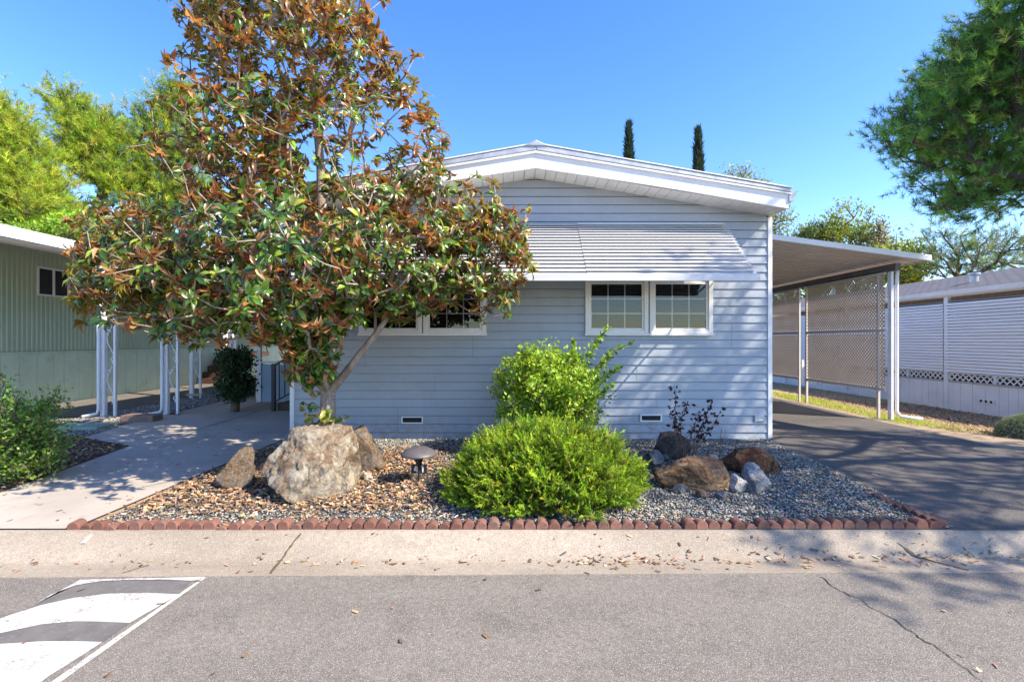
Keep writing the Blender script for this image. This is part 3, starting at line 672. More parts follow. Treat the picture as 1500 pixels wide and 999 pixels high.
obj('railing', rl, BLACKM, pr_)
for k in range(1,9):
    x = -5.06+.115*k; z = .2+.542*(x+5.06); obj('baluster', MB().box(x-.01,x+.01,10.265,10.285,z,z+.78), BLACKM, pr_)
# picket gate and hedge behind the carport
pg = thing('picket_gate', 'short white picket gate behind the lattice screen', 'gate', P(1200,560,16)*np.array([1,1,0]))
c = P(1200,560,16)
obj('rail', MB().box(c[0]-.6,c[0]+.6,15.98,16.0,.25,.32).box(c[0]-.6,c[0]+.6,15.98,16.0,.65,.72), NWHITE, pg)
for k in range(9): obj('picket', MB().prism([(c[0]-.6+k*.14,.05),(c[0]-.52+k*.14,.05),(c[0]-.52+k*.14,.85),(c[0]-.56+k*.14,.9),(c[0]-.6+k*.14,.85)],1,15.955,15.979), NWHITE, pg)
obj('gate_post', MB().box(c[0]+.62,c[0]+.74,15.93,16.03,0,1.0), NWHITE, pg)

# ------------------------------------------------------------------ boulders
def ico(sub):
    import bmesh
    bm = bmesh.new(); bmesh.ops.create_icosphere(bm, subdivisions=sub, radius=1); v = np.array([q.co[:] for q in bm.verts]); f = [[q.index for q in p.verts] for p in bm.faces]; bm.free(); return v, f
ICO6 = ico(6); ICO5 = ico(5); ICO4 = ico(4)
def boulder(name, label, px, pyb, w, h, dep, m, seed, d=None, cuts=7, rot=0, tilt=0, group=None, top=None, sink=.12, rough=1.0, box=.0, planes=None):
    g = G(px,pyb) if d is None else np.array([(px-750)/F*d, d, gz(d)])
    r = np.random.default_rng(seed); V,Fc = ICO6 if w > .9 else ICO5 if w > .3 else ICO4; V = V.copy()
    if box: V = V/np.maximum(np.abs(V).max(1,keepdims=True)**box, 1e-6)
    for n,t in planes or []:
        n = nrm(np.array(n,float)); dd = V@n-t; V -= np.clip(dd,0,None)[:,None]*n*.95
    for i in range(cuts):
        n = nrm(r.normal(size=3)*np.array([1,1,.6])); t = r.uniform(.50,.80)
        dd = V@n-t; V -= np.clip(dd,0,None)[:,None]*n*.98
    off = Vector(r.uniform(-50,50,3))
    N = nrm(V)
    ds = np.array([mnoise.fractal(Vector(p)*1.6+off, .9, 2.1, 3)*.07+mnoise.fractal(Vector(p)*5+off, .8, 2.2, 4)*.030+mnoise.fractal(Vector(p)*18+off,.7,2,2)*.010 for p in V])
    ds -= np.array([max(0,mnoise.ridged_multi_fractal(Vector(p)*2.2-off,.9,2.1,4,1.0,2.0)-1.3)*.075 for p in V])
    V += N*ds[:,None]*rough
    V /= np.abs(V).max(0); V *= np.array([w/2,dep/2,h*(1+sink)/2])
    M = np.array(Matrix.Rotation(rot,3,'Z')@Matrix.Rotation(tilt,3,'Y')); V = V@M.T
    mb = MB(); zc = h*(1-sink)/2; c = g+np.array([0,dep*.38 if d is None else 0,0]); mb.add(V+c+np.array([0,0,zc]), Fc)
    o = obj(name, mb, m, loc=tuple(c), smooth=True, fix=False); return tag(o, label, 'rock', group)
boulder('boulder','largest cream lichen-covered boulder, in front of the magnolia trunk',432,737,1.02,.86,.85,ROCKL,11,cuts=3,sink=.26,box=.25,planes=[((.05,-.15,1),.62),((1,-.2,.08),.72),((-.80,-.15,.62),.60),((-.25,-1,.35),.70),((-.6,-.3,-.75),.66),((.5,-.8,-.1),.75)])
boulder('boulder','grey-brown wedge-shaped boulder leaning left of the largest boulder',338,718,.46,.44,.45,ROCKB,23,cuts=3,box=.2,planes=[((-.75,-.2,.6),.45),((.2,-1,.3),.6),((.9,0,.5),.75),((-.2,.2,1),.8)])
boulder('boulder','tan boulder behind the largest boulder, right of the magnolia trunk',528,668,.58,.58,.5,ROCKB,31,cuts=3,box=.3,d=5.75,planes=[((.1,-.2,1),.7),((1,-.1,.2),.7),((0,-1,.1),.7)])
boulder('boulder','flat-topped boulder left of the magnolia trunk, behind the largest boulder',450,640,.50,.50,.5,ROCKL,37,cuts=6,d=5.9,box=.3)
boulder('rock','small pale grey rock just right of the tan boulder',548,672,.20,.14,.18,ROCKG,41,cuts=6)
boulder('rock','small brownish rock touching the right side of the largest boulder',551,692,.19,.14,.16,ROCKB,43,cuts=6)
boulder('rock','small white stone beside the right foot of the largest boulder',536,704,.10,.085,.09,ROCKW,47,cuts=5)
boulder('boulder','long flat brown boulder at the front of the right rock group',1030,722,.90,.36,.42,ROCKT,53,cuts=3,rot=-.05,tilt=.05,box=.2,planes=[((.15,-.25,1),.62),((-.7,-.2,.7),.62),((.3,-1,.25),.6),((-.35,-1,-.1),.66),((.9,-.3,.4),.7)])
boulder('boulder','rust red boulder at the right end of the right rock group',1113,697,.64,.33,.42,ROCKR,59,cuts=3,rot=-.1,tilt=.10,box=.15,planes=[((-.2,-.2,1),.68),((.6,-.2,.8),.62),((-.25,-1,.3),.55),((.55,-1,.05),.62),((-1,-.1,.3),.75)])
boulder('boulder','dark rounded boulder at the base of the bare red-leaved shrub',988,674,.52,.34,.42,ROCKD,61,cuts=7)
boulder('rock','white and rust streaked rock, largest of the white rocks',1118,722,.25,.23,.24,ROCKW,67,cuts=4,box=.2,planes=[((-.3,-.3,1),.6),((.8,-.3,.5),.6),((-.6,-1,.2),.6),((.5,-1,-.1),.65)])
boulder('rock','peach white rock leaning on the end of the long flat brown boulder',1084,722,.19,.19,.17,ROCKW,71,cuts=3,planes=[((.4,-.3,1),.6),((-.8,-.2,.5),.6),((.2,-1,.2),.55)])
boulder('rock','small white rock behind the other white rocks',1104,706,.20,.20,.18,ROCKW,72,cuts=6)
boulder('rock','blue-grey pointed rock in front of the white rocks',1105,725,.10,.14,.10,ROCKG,73,cuts=5)
boulder('rock','pale blue-grey rock below the left end of the long brown boulder',999,725,.15,.10,.12,ROCKG,79,cuts=6)
boulder('rock','greenish tan rock below the middle of the long brown boulder',1030,731,.14,.085,.12,ROCKB,83,cuts=6)
boulder('rock','smallest grey rock below the right part of the long brown boulder',1060,734,.12,.09,.12,ROCKG,89,cuts=6)
boulder('rock','grey-green rock beside the juniper, left of the dark rounded boulder',958,690,.30,.24,.26,ROCKG,97,cuts=7)
boulder('rock','flat grey stone low beside the right edge of the juniper',951,706,.13,.09,.12,ROCKG,101,cuts=6)
boulder('rock','brown rock between the grey-green rock and the long boulder',968,704,.20,.13,.18,ROCKT,103,cuts=6)
boulder('rock','pinkish white rock between the dark boulder and the rust red one',1046,680,.14,.12,.12,ROCKW,107,cuts=6)
boulder('rock','grey blue rock on the gravel behind the long brown boulder',976,680,.12,.12,.12,ROCKG,109,cuts=6)
blk = MB().box(-.30,.30,-.14,.14,0,.13); g = G(208,617); blk.v = [tuple(np.array(v)+g) for v in blk.v]
tag(obj('edging_block', blk, mat('tan_block',(.26,.17,.12),(.19,.125,.09),8,.9,bmp=.6,bscale=70), loc=tuple(g), bevel=.02), 'tan concrete block lying by the foot of the white patio post','block')
g = G(122,627); pd = MB().box(-.42,.42,-.22,.22,-.02,.06); pd.v = [tuple(np.array(v)+g) for v in pd.v]
tag(obj('splash_block', pd, mat('green_block',(.26,.36,.27),(.20,.28,.21),8,.85), loc=tuple(g), bevel=.02), 'pale green concrete splash block under the carport post downspout','block')

# ------------------------------------------------------------------ scalloped brick edging
eb = MB(); w,h,dp = .0485,.070,.10
pf = [(-w,-.04)]+[(w*math.cos(t),h-w+w*math.sin(t)) for t in np.linspace(math.pi,0,13)]+[(w,-.04)]
eb.prism(pf, 1, 0, dp)
EG = 'scalloped terracotta bricks edging the gravel bed'; EL = 'round-topped terracotta edging brick in the row between gravel bed and kerb'
e0 = obj('edging_brick', eb, BRICKM, bevel=.006); tag(e0, EL, 'brick', EG)
spots = []; x = -3.60
while x < 3.55: spots.append((x, 3.975+.35*ky(x)+random.uniform(-.006,.006), random.gauss(0,.05))); x += .1005+random.uniform(-.001,.003)
for i,(x,y,a) in enumerate(spots):
    o = e0 if i == 0 else e0.copy()
    if i: COL.objects.link(o)
    o.location = (x,y,gz(y)+random.choice((-.022,0,0,.0))+random.uniform(-.014,.008)); o.rotation_euler = (random.gauss(-.05,.07),random.gauss(0,.09),a+random.gauss(0,.04)); o.scale = (random.uniform(.94,1.03),1,random.uniform(.93,1.05))
EL2 = 'half-buried terracotta edging brick in the short line along the driveway edge'; EG2 = 'scalloped bricks along the driveway edge'
for i in range(9):
    t = i/8; o = e0.copy(); COL.objects.link(o); o['label'] = EL2; o['group'] = EG2
    o.location = (3.63+.03*t, 4.06+t*.82, gz(4.1+t*.8)-.02-.03*t); o.rotation_euler = (random.gauss(0,.08),random.gauss(0,.08),R(88)+random.gauss(0,.07))

# ------------------------------------------------------------------ path light with number plate
g = G(613.5,708); pl = thing('path_light','dark grey mushroom path light carrying a small black house number plate','path light', tuple(g))
sh = MB(); sh.lathe([(.02,.395),(.05,.394),(.10,.382),(.145,.362),(.180,.336),(.192,.322),(.193,.312),(.186,.306),(.12,.318),(.03,.322)], g, 40)
shm = mat('bronze_grey_enamel',(.105,.095,.10),(.08,.072,.078),14,.5,spec=.5)
o = obj('lamp_shade', sh, shm, pl, smooth=True); obj('finial', MB().lathe([(.012,.39),(.014,.398),(.004,.408)], g, 10), shm, o)
obj('socket', MB().lathe([(.030,.19),(.034,.225),(.044,.26),(.058,.325),(.03,.33)], g, 20), BLACKM, pl, smooth=True)
obj('stake', MB().lathe([(.002,-.1),(.010,-.02),(.012,.19),(.008,.2)], g+np.array([0,-.012,0]), 10), BLACKM, pl)
np_ = obj('number_plate', MB().box(g[0]-.085,g[0]+.085,g[1]+.012,g[1]+.018,.105+g[2],.205+g[2]), BLACKM, pl, bevel=.002)
dm = MB(); X = g[0]-.048; Z = g[2]+.118; Yd = g[1]+.0095
dm.prism([(X+.022,Z),(X+.036,Z),(X+.036,Z+.074),(X+.022,Z+.074)],1,Yd,g[1]+.0115)
dm.prism([(X-.006,Z+.016),(X+.0215,Z+.016),(X+.0215,Z+.029),(X-.006,Z+.029)],1,Yd,g[1]+.0115)
dm.prism([(X+.0365,Z+.016),(X+.044,Z+.016),(X+.044,Z+.029),(X+.0365,Z+.029)],1,Yd,g[1]+.0115)
dm.prism([(X-.006,Z+.0295),(X+.009,Z+.0295),(X+.0215,Z+.062),(X+.0215,Z+.074),(X+.013,Z+.074)],1,Yd,g[1]+.0115)
X = g[0]+.034
dm.prism([(X,Z),(X+.014,Z),(X+.014,Z+.076),(X,Z+.076)],1,Yd,g[1]+.0115); dm.prism([(X-.012,Z+.052),(X-.0005,Z+.058),(X-.0005,Z+.074),(X-.012,Z+.064)],1,Yd,g[1]+.0115)
obj('digits', dm, WHITE, np_)

# ------------------------------------------------------------------ leaf templates
MAGT = ([(0,0,0),(-.20,.30,.07),(0,.32,0),(.20,.30,.07),(-.23,.66,.05),(0,.68,-.04),(.23,.66,.04),(0,1.0,-.22)],[(0,2,1),(0,3,2),(1,2,5,4),(2,3,6,5),(4,5,7),(5,6,7)])
LFT = ([(0,0,0),(-.26,.45,.06),(0,.5,-.01),(.26,.45,.06),(0,1,-.06)],[(0,2,1),(0,3,2),(1,2,4),(2,3,4)])
QD = ([(-.5,0,0),(.5,0,0),(.42,1,.1),(-.42,1,.1)],[(0,1,2,3)])
NED = ([(-.5,0,0),(.5,0,0),(0,1,0)],[(0,1,2)])
def L(px,py,d,rx,ry,rd): return (P(px,py,d), np.array([rx/F*d, rd, ry/F*d]))

# ------------------------------------------------------------------ magnolia
MD = 5.7
def keepm(p):
    ok = p[:,1] < 6.85
    ok &= ~((p[:,2] < 3.4) & (p[:,1] > 6.25) & (p[:,0] > -2.6))
    px = 750+F*p[:,0]/p[:,1]; py = 499.5-F*(p[:,2]-CAMZ)/p[:,1]
    ok &= ~((px > 500) & (py > 470)) & ~((px < 420) & (py > 505)) & (p[:,1] > 3.7) & (px > 100+np.where(py<330,(330-py)*.35,0))
    ok &= ~((px>440)&(px<620)&(py>150)&(py<262)&(rng.random(len(p))<.72))&~((px>380)&(px<560)&(py>50)&(py<=150)&(rng.random(len(p))<.35))
    return ok
ML = [L(205,385,5.5,100,85,1.0),L(180,410,5.3,80,55,.7),L(250,400,5.2,110,80,.9),L(330,400,5.2,130,110,1.4),L(450,390,5.0,130,110,1.2),L(590,385,5.4,120,85,1.1),L(700,375,5.5,85,75,.7),L(640,300,5.7,90,60,.8),
      L(370,250,5.8,110,90,1.3),L(470,240,5.7,170,110,1.4),L(440,90,5.7,125,110,1.2),L(520,120,5.7,85,90,.9),L(420,-30,5.7,130,100,1.1),L(605,215,5.7,50,85,.7),L(320,60,5.7,60,80,.6),
      L(440,480,5.4,70,60,.6),L(270,445,5.3,90,55,.8),L(720,420,5.4,60,45,.45),L(600,440,5.5,55,50,.4),L(160,330,5.5,45,50,.5),L(745,330,5.5,35,45,.4),L(730,375,5.4,55,65,.55),L(690,330,5.5,70,60,.6),L(300,420,5.1,110,70,.8),L(450,522,5.45,42,45,.3,)+(4.5,),L(500,462,5.4,50,38,.35)+(2.5,),L(410,478,5.3,50,32,.35)+(2.,)]
NR = 3800
tg = lobes(ML, NR, .35, keepm)
b = P(481,650,5.75); b[2] = .02
trunk = [b,P(480,610,5.75),P(481,575,5.75),P(476,520,5.75),P(473,450,5.75),P(474,380,5.75),P(471,310,5.75),P(470,240,5.75),P(462,160,5.75),P(450,70,5.75),P(436,-20,5.75),
         P(455,545,5.65),P(425,490,5.5),P(380,440,5.35),P(320,410,5.2),P(505,548,5.65),P(530,515,5.55),P(550,490,5.5),P(575,455,5.5),P(620,430,5.45),
         P(430,330,5.65),P(380,280,5.6),P(520,330,5.8),P(580,290,5.8),P(640,270,5.8),P(420,400,5.3),P(400,380,4.8)]
tp = [-1,0,1,2,3,4,5,6,7,8,9, 2,11,12,13, 2,15,16,17,18, 5,20,6,22,23, 4,25]
A,par,tips = grow(trunk, tp, tg, .18, .28, .02, .05)
mg = thing('magnolia_tree','tall magnolia with glossy green and rust brown leaves in front of the house','tree', tuple(b))
V,l,s,_ = limbs(A,par,tips,.0040,.405,.088,7,caps=((11,.046),(12,.040),(13,.034),(15,.046),(16,.040),(17,.034),(18,.028)))
npobj('trunk', V,l,s,None,BARKM,mg,smooth=True)
# root flare
rt_ = MB(); rt_.tube([b+np.array([0,0,-.05]),b+np.array([0,0,.12]),P(480,612,5.75),P(481,578,5.75)],[.17,.105,.09,.084],12); obj('root_flare', rt_, BARKM, mg, smooth=True)
td = tipdirs(A,par,tips); tpos = A[tips]
GR = [(.05,.12,.018),(.085,.18,.024),(.16,.26,.03),(.30,.36,.04),(.035,.075,.015)]; BR = [(.40,.20,.08),(.27,.12,.06),(.52,.32,.17),(.17,.075,.045)]
reps = rng.integers(8,13,len(tpos)); idx = np.repeat(np.arange(len(tpos)),reps); n = len(idx)
zfac = np.clip((tpos[:,2]-2.2)/3.0,0,1)
brk = rng.random(len(tpos)) < (.22+.16*zfac)
outw = tpos-np.array([trunk[4][0],trunk[4][1]+.3,0]); outw[:,2] = 0; lowf = (1-zfac)[:,None]
ax = nrm(td*.45+nrm(outw)*(.25+.40*lowf)+np.array([0,-.15,0])+np.array([0,0,.50])*(1-.3*lowf)+.25*rng.normal(size=td.shape))[idx]
ax = np.where(brk[idx][:,None], nrm(ax*.5+np.array([0,0,-1.0])), ax)
rd = randdir(n); perp = nrm(rd-ax*(rd*ax).sum(1,keepdims=True)); tl = np.radians(rng.uniform(35,108,n))[:,None]
fw = ax*np.cos(tl)+perp*np.sin(tl); fw[:,2] -= .15; 
Rm = frames(fw, ax, .25)
cg = pick(GR,[3,4,3,1,2],n,.2,.1); cb = pick(BR,[4,3,2,2],n,.2,.08); isb = (brk[idx] & (rng.random(n)<.85)) | (rng.random(n) < (.09+.16*zfac[idx])); col = np.where(isb[:,None],cb,cg)
sz = rng.uniform(.075,.138,n); scl = np.stack([sz*rng.uniform(.66,.9,n),sz,sz*np.where(isb,2.2,1.0)],1)
pos = tpos[idx]-ax*rng.uniform(0,.05,n)[:,None]+rng.normal(size=(n,3))*.006
parts = [scatter(*MAGT,pos,Rm,scl,col)]
# suckers at the foot
m = 46; ps = b+np.array([0,-.15,.55])+rng.normal(size=(m,3))*np.array([.13,.05,.08]); parts.append(scatter(*MAGT,ps,frames(randdir(m)*np.array([1,1,.4])+np.array([0,-.3,.5])),rng.uniform(.07,.13,m),pick(GR,[1,3,4,3,0],m)))
m = 14; ps = P(452,595,5.6)+rng.normal(size=(m,3))*np.array([.06,.05,.12]); parts.append(scatter(*MAGT,ps,frames(randdir(m)*np.array([1,1,.3])),rng.uniform(.08,.14,m),pick(GR,[3,3,1,0,2],m)))
npobj('foliage', *merge(parts), MAGN, mg)

# ------------------------------------------------------------------ generic plants
def tufts(tp, td, per, ln, wd, spread, cols, wts, tilt=(15,80)):
    n = len(tp)*per; idx = np.repeat(np.arange(len(tp)),per); ax = td[idx]; rd = randdir(n); pe = nrm(rd-ax*(rd*ax).sum(1,keepdims=True))
    t = np.radians(rng.uniform(*tilt,n))[:,None]; fw = ax*np.cos(t)+pe*np.sin(t)
    c = pick(cols,wts,len(tp),.2,.08)[idx]*(1+.12*rng.normal(size=(n,1)))
    l = ln*rng.uniform(.7,1.2,n); scl = np.stack([np.full(n,wd),l,l],1)
    return scatter(*NED, tp[idx]-ax*rng.uniform(0,spread,n)[:,None], frames(fw), scl, np.clip(c,.003,1))
def pine(name, label, base, trunk, tpar, L_, ntar, per, ln, wd, cols, wts, rt, rmax, bias=.35, bend=.35, group=None, spread=.2, keep=None, step=.5, sub=1, rmin=.35, cat='tree'):
    t = thing(name, label, cat, tuple(base), group)
    tg = lobes(L_, ntar, rmin, keep)
    A,par,tips = grow(trunk, tpar, tg, step, bias, -.04, .05)
    V,l,s,_ = limbs(A,par,tips,rt,.48,rmax,6); npobj('trunk', V,l,s,None,BARKP,t,smooth=True)
    td = tipdirs(A,par,tips); td = nrm(td+np.array([0,0,bend])+.25*rng.normal(size=td.shape)); tp = A[tips]
    if sub > 1:
        k = len(tp); off = rng.normal(size=(k*sub,3))*spread*1.1; tp = np.repeat(tp,sub,0)+off; td = nrm(np.repeat(td,sub,0)+off*.8)
    npobj('crown', *tufts(tp,td,per,ln,wd,spread,cols,wts), NEEDLE, t); return t
# big pine overhanging from the right
bp = np.array([11.6,4.6,0.0])
PN = [(.11,.23,.055),(.17,.33,.07),(.28,.42,.09),(.06,.13,.04),(.26,.19,.10)]
pl_ = [(np.array([10.4,4.6,6.4]),np.array([3.6,3.9,2.4]),.24),(np.array([8.1,8.5,5.6]),np.array([1.75,1.5,1.45]),1.6),(np.array([8.6,8.0,6.7]),np.array([1.6,1.5,1.3]),1.7),(np.array([8.2,7.9,4.0]),np.array([1.2,1.3,.75]),1.6),
       (np.array([8.9,1.5,5.6]),np.array([1.2,1.2,.8]),.6),(np.array([7.2,4.2,5.3]),np.array([1.5,1.7,1.0]))]
def kp(p):
    px = 750+F*p[:,0]/p[:,1].clip(.5); py = 499.5-F*(p[:,2]-CAMZ)/p[:,1].clip(.5); vis = (p[:,1] > 1.5) & (px < 1500)
    e = 1290+np.where(py<190, (190-py)*.85, (py-190).clip(0)**1.35*.13)
    return ~(vis & (px < e-8)) & ~(vis & (py > 352)) & (p[:,2] > 3.0) & ~((p[:,0]-.99*p[:,2] > 4.4) & (p[:,1]+.46*p[:,2] > 8.3)) & ((p[:,0]-1.04*p[:,2] > -.2-.42*(p[:,1]+.48*p[:,2]-3.8)))
pine('pine_tree','large dark green pine overhanging the driveway from the right','x' and bp,
     [bp,bp+(0,0,2.4),bp+(-.1,.1,4.2),bp+(-.2,.1,6.0),bp+(-.3,.1,8.0), P(1640,330,6.6),P(1500,270,8.0),P(1400,215,8.4), P(1560,190,7.8),P(1480,110,8.2)],
     [-1,0,1,2,3, 1,5,6, 6,8], pl_, 2600, 34, .135, .0085, PN, [3,4,3,3,.35], .006, .26, spread=.13, keep=kp, sub=5, step=.4)
# pines and other trees behind the green home
YG = [(.29,.38,.035),(.40,.46,.05),(.19,.28,.04),(.12,.17,.035),(.42,.38,.06)]
def bgpine(name,label,px,pyb,d,L_,ntar,cols,wts,group,per=26,ln=.25,wd=.022,sub=9,rt=.016,pyt=None,spread=.34,rmin=.25):
    base = P(px,pyb,d); base[2] = 0; top = P(px,(pyt or min(c[1] for c in L_)+25),d); n = 7
    tk = [base+(top-base)*i/n+rng.normal(size=3)*.12*(0<i) for i in range(n+1)]
    pine(name,label,base,tk,[-1]+list(range(n)),[L(q[0],q[1],q[2],q[3]*.76,q[4]*.74,q[5]) for q in L_],int(ntar*.8),per,ln,wd,cols,wts,rt,.28,group=group,spread=spread,sub=sub,step=.8,rmin=rmin)
PG = 'pines behind the green home'
bgpine('pine_tree','yellow-green pine at the far left edge above the green home roof',-10,330,20,[(0,165,20,42,35,1.4),(20,205,20,50,40,1.6),(-10,260,20,80,50,2),(40,270,20,62,40,1.6),(60,310,20,70,30,1.5)],470,YG,[4,4,2,.6,.6],PG)
bgpine('pine_tree','yellow-green pine with bare dark trunk between the other two left pines',152,330,24,[(105,150,24,34,26,1.2),(140,190,24,48,34,1.6),(115,215,24,42,22,1.2),(170,205,24,30,26,1.2),(150,240,24,62,28,1.6),(185,262,24,40,24,1.3)],430,YG,[4,3,3,1,.5],PG)
bgpine('pine_tree','paler gappy pine just left of the magnolia crown',246,340,25,[(262,132,25,26,24,1.1),(262,158,25,36,24,1.2),(215,175,25,26,20,1),(235,205,25,46,28,1.5),(285,215,25,40,35,1.5),(215,250,25,50,32,1.5),(275,275,25,55,34,1.6),(240,310,25,60,26,1.6)],470,YG,[3,2,4,2,.4],PG)
bgpine('spruce_tree','small dark spruce tip between the two leftmost pines',64,330,27,[(64,232,27,8,24,.4),(66,270,27,22,25,.9),(60,310,27,50,26,1.8),(100,315,27,40,22,1.5)],230,[(.05,.09,.045),(.04,.075,.04)],[1,1],None,per=30,ln=.3)
def broadleaf(name,label,base,L_,nt,per,sz,cols,wts,rt,trunk=None,tpar=None,group=None,cat='tree',mt=None,spread=.25,rmin=.3,rmax=.3,keep=None,tmpl=LFT,stemname='trunk',crown='crown',step=.4,bias=.3,updir=(0,0,.4),bark=None):
    t = thing(name,label,cat,tuple(base),group); tg = lobes(L_,nt,rmin,keep)
    if trunk is None:
        top = np.mean([q[0] for q in L_],0); trunk = [base+(top-base)*i/4 for i in range(5)]; tpar = [-1,0,1,2,3]
    A,par,tips = grow(trunk,tpar,tg,step,bias,-.02,.04); V,l,s,_ = limbs(A,par,tips,rt,.5,rmax,5); npobj(stemname,V,l,s,None,bark or TWIG,t,smooth=True)
    td = tipdirs(A,par,tips); tp = A[tips]; idx = np.repeat(np.arange(len(tp)),per); n = len(idx)
    back = rng.random(n)[:,None]; pos = tp[idx]*(1-back*.0)+rng.normal(size=(n,3))*spread*.5-td[idx]*back*spread
    fw = nrm(td[idx]*.5+randdir(n)*.9+np.array(updir)); c = np.clip(pick(cols,wts,len(tp),.15,.08)[idx]*.5+pick(cols,wts,n,.2,.1)*.5,.003,1)
    npobj(crown,*scatter(*tmpl,pos,frames(fw,np.array([0,-.3,1.]),.5),sz*rng.uniform(.65,1.2,n),c),mt or LEAF,t); return t
LG = [(.20,.28,.03),(.28,.34,.035),(.13,.20,.03),(.35,.36,.05)]
b_ = P(125,345,19); b_[2] = 0
broadleaf('leafy_tree','bright lime green bushy tree just above the green home roof',b_,[L(110,338,19,40,18,1.2),L(150,335,19,40,20,1.2),L(60,345,19,40,14,1.2)],260,22,.16,[(.25,.42,.03),(.2,.33,.03)],[1,1],.012)
def bgt(name,label,px,d,L_,nt,cols,wts,per=24,sz=.26,group=None,spread=.5,rt=.02):
    b = P(px,499,d); b[2] = 0; return broadleaf(name,label,b,[L(*q) for q in L_],nt,per,sz,cols,wts,rt,group=group,spread=spread,step=.8,rmin=.2)
BG = 'trees behind the carport'
bgt('leafy_tree','pale tree top showing above the right slope of the house roof',1085,42,[(1078,256,42,20,12,1.5),(1100,270,42,22,14,1.5),(1075,285,42,30,20,2),(1138,328,42,20,20,1.8),(1120,310,42,30,20,2)],260,[(.22,.26,.10),(.30,.33,.12)],[1,1],group=BG,per=16,spread=.7)
bgt('leafy_tree','tall rounded yellow-green tree behind the carport roof',1238,38,[(1238,322,38,30,26,2),(1255,345,38,34,24,2),(1232,352,38,40,20,2),(1275,362,38,25,18,1.5),(1185,410,38,60,45,2),(1255,410,38,60,45,2),(1150,430,38,40,40,2)],480,LG,[2,4,2,2],group=BG)
bgt('leafy_tree','low dull green tree left of the tall rounded yellow tree',1195,40,[(1195,345,40,30,18,2),(1180,350,40,22,14,1.5)],190,[(.16,.22,.07),(.20,.26,.07),(.25,.29,.08)],[1,1,1],group=BG)
bgt('leafy_tree','slender greyish sparse tree right of the tall rounded yellow tree',1290,36,[(1288,330,36,10,18,.8),(1292,355,36,18,24,1.2)],90,[(.28,.24,.16),(.20,.20,.10)],[1,1],per=12,sz=.2,group=BG)
bgt('leafy_tree','yellow-green round tree at the outer corner of the carport roof',1325,30,[(1318,370,30,24,16,1.4),(1330,395,30,26,22,1.5),(1310,400,30,28,20,1.5)],240,[(.26,.32,.03),(.34,.36,.035),(.18,.25,.03)],[2,2,1],group=BG,sz=.22)
bgpine('pine_tree','sparse dark pine with bare grey limbs above the neighbour shingle roof',1402,410,27,[(1375,345,27,30,18,1.3),(1400,360,27,50,26,1.8),(1445,365,27,55,24,1.8),(1480,350,27,40,30,1.6),(1370,385,27,36,18,1.4),(1500,385,27,60,18,1.6),(1420,392,27,60,14,1.6)],230,[(.13,.19,.06),(.18,.24,.09),(.09,.13,.06),(.26,.26,.15)],[2,2,2,1],None,per=24,ln=.30,wd=.018,sub=5,rt=.013,pyt=350,spread=.4)
# cypresses
for k,(px,pt,wpx,lab) in enumerate(((921,174,16,'tall slim cypress above the roof, nearer the ridge'),(1022.5,182,17,'tall slim cypress above the roof, nearer the right eave'))):
    d = 32+k; b = P(px,500,d); b[2] = 0; t = thing('cypress_tree',lab,'tree',tuple(b),'cypresses behind the house')
    H = P(px,pt,d)[2]; tk = MB(); tk.tube([b,b+(0,0,H*.9)],[.2,.03],8); obj('trunk',tk,BARKP,t)
    n = 5200; z = rng.random(n)**.8; rad = wpx/2/F*d*np.minimum(1,((1-z)*3.2)**.62)*np.minimum(1,.45+z*2.5); th = rng.random(n)*6.283; rr = rad*(.62+.40*rng.random(n)+.12*np.sin(th*3+z*40))
    ps = b+np.stack([np.cos(th)*rr,np.sin(th)*rr,.6+z*(H-1.0)],1); fw = np.stack([np.cos(th)*.35,np.sin(th)*.35,np.ones(n)],1)+rng.normal(size=(n,3))*.18
    l = rng.uniform(.3,.6,n); npobj('crown',*scatter(*NED,ps,frames(fw),np.stack([np.full(n,.10),l,l],1),pick([(.028,.055,.035),(.045,.08,.045),(.022,.04,.03)],[2,1,2],n)),NEEDLE,t)

# ------------------------------------------------------------------ shrubs near the house
# juniper: feathery sprays fanning outward and up
jb = G(800,735); jb[1] = 4.95; jb[2] = gz(4.95); jt = thing('juniper_shrub','broad bright green juniper with feathery sprays at the centre of the bed','shrub',tuple(jb))
NJ = 5600; u = rng.random(NJ)*2*math.pi; el = np.arcsin(rng.random(NJ)**.85); q = rng.random(NJ)**.30
dirn = np.stack([np.cos(u)*np.cos(el),np.sin(u)*np.cos(el),np.sin(el)],1); rad = np.array([1.0,.92,.66])*(1+.05*np.sin(u*5+1)+.05*np.sin(u*9+el*7))[:,None]
cl = sn(dirn[:,0]*5+7,dirn[:,1]*5+dirn[:,2]*5,1.,4.); rad = rad*(1+.10*np.clip(cl,-1,1))[:,None]
sp = jb+dirn*rad*(.45+.50*q)[:,None]; sp[:,2] = np.maximum(sp[:,2],.03)
sd_ = nrm(dirn*np.array([1,1,.45])+np.array([-.12,-.10,.04])+rng.normal(size=(NJ,3))*.45)
SL_ = rng.uniform(.07,.16,NJ); per = 18; idx = np.repeat(np.arange(NJ),per); n = NJ*per; t = np.tile(np.linspace(.02,1,per),NJ)
side = nrm(np.cross(sd_,rng.normal(size=(NJ,3))))[idx]*np.where(np.tile(np.arange(per)%2,NJ)==0,1,-1)[:,None]
pos = sp[idx]+sd_[idx]*(t*SL_[idx])[:,None]; pos[:,2] += .03*t**2
fw = nrm(sd_[idx]*1.0+side*(1.15*(1-.5*t))[:,None]+rng.normal(size=(n,3))*.28); l = SL_[idx]*(.44*(1-.75*t))+.010
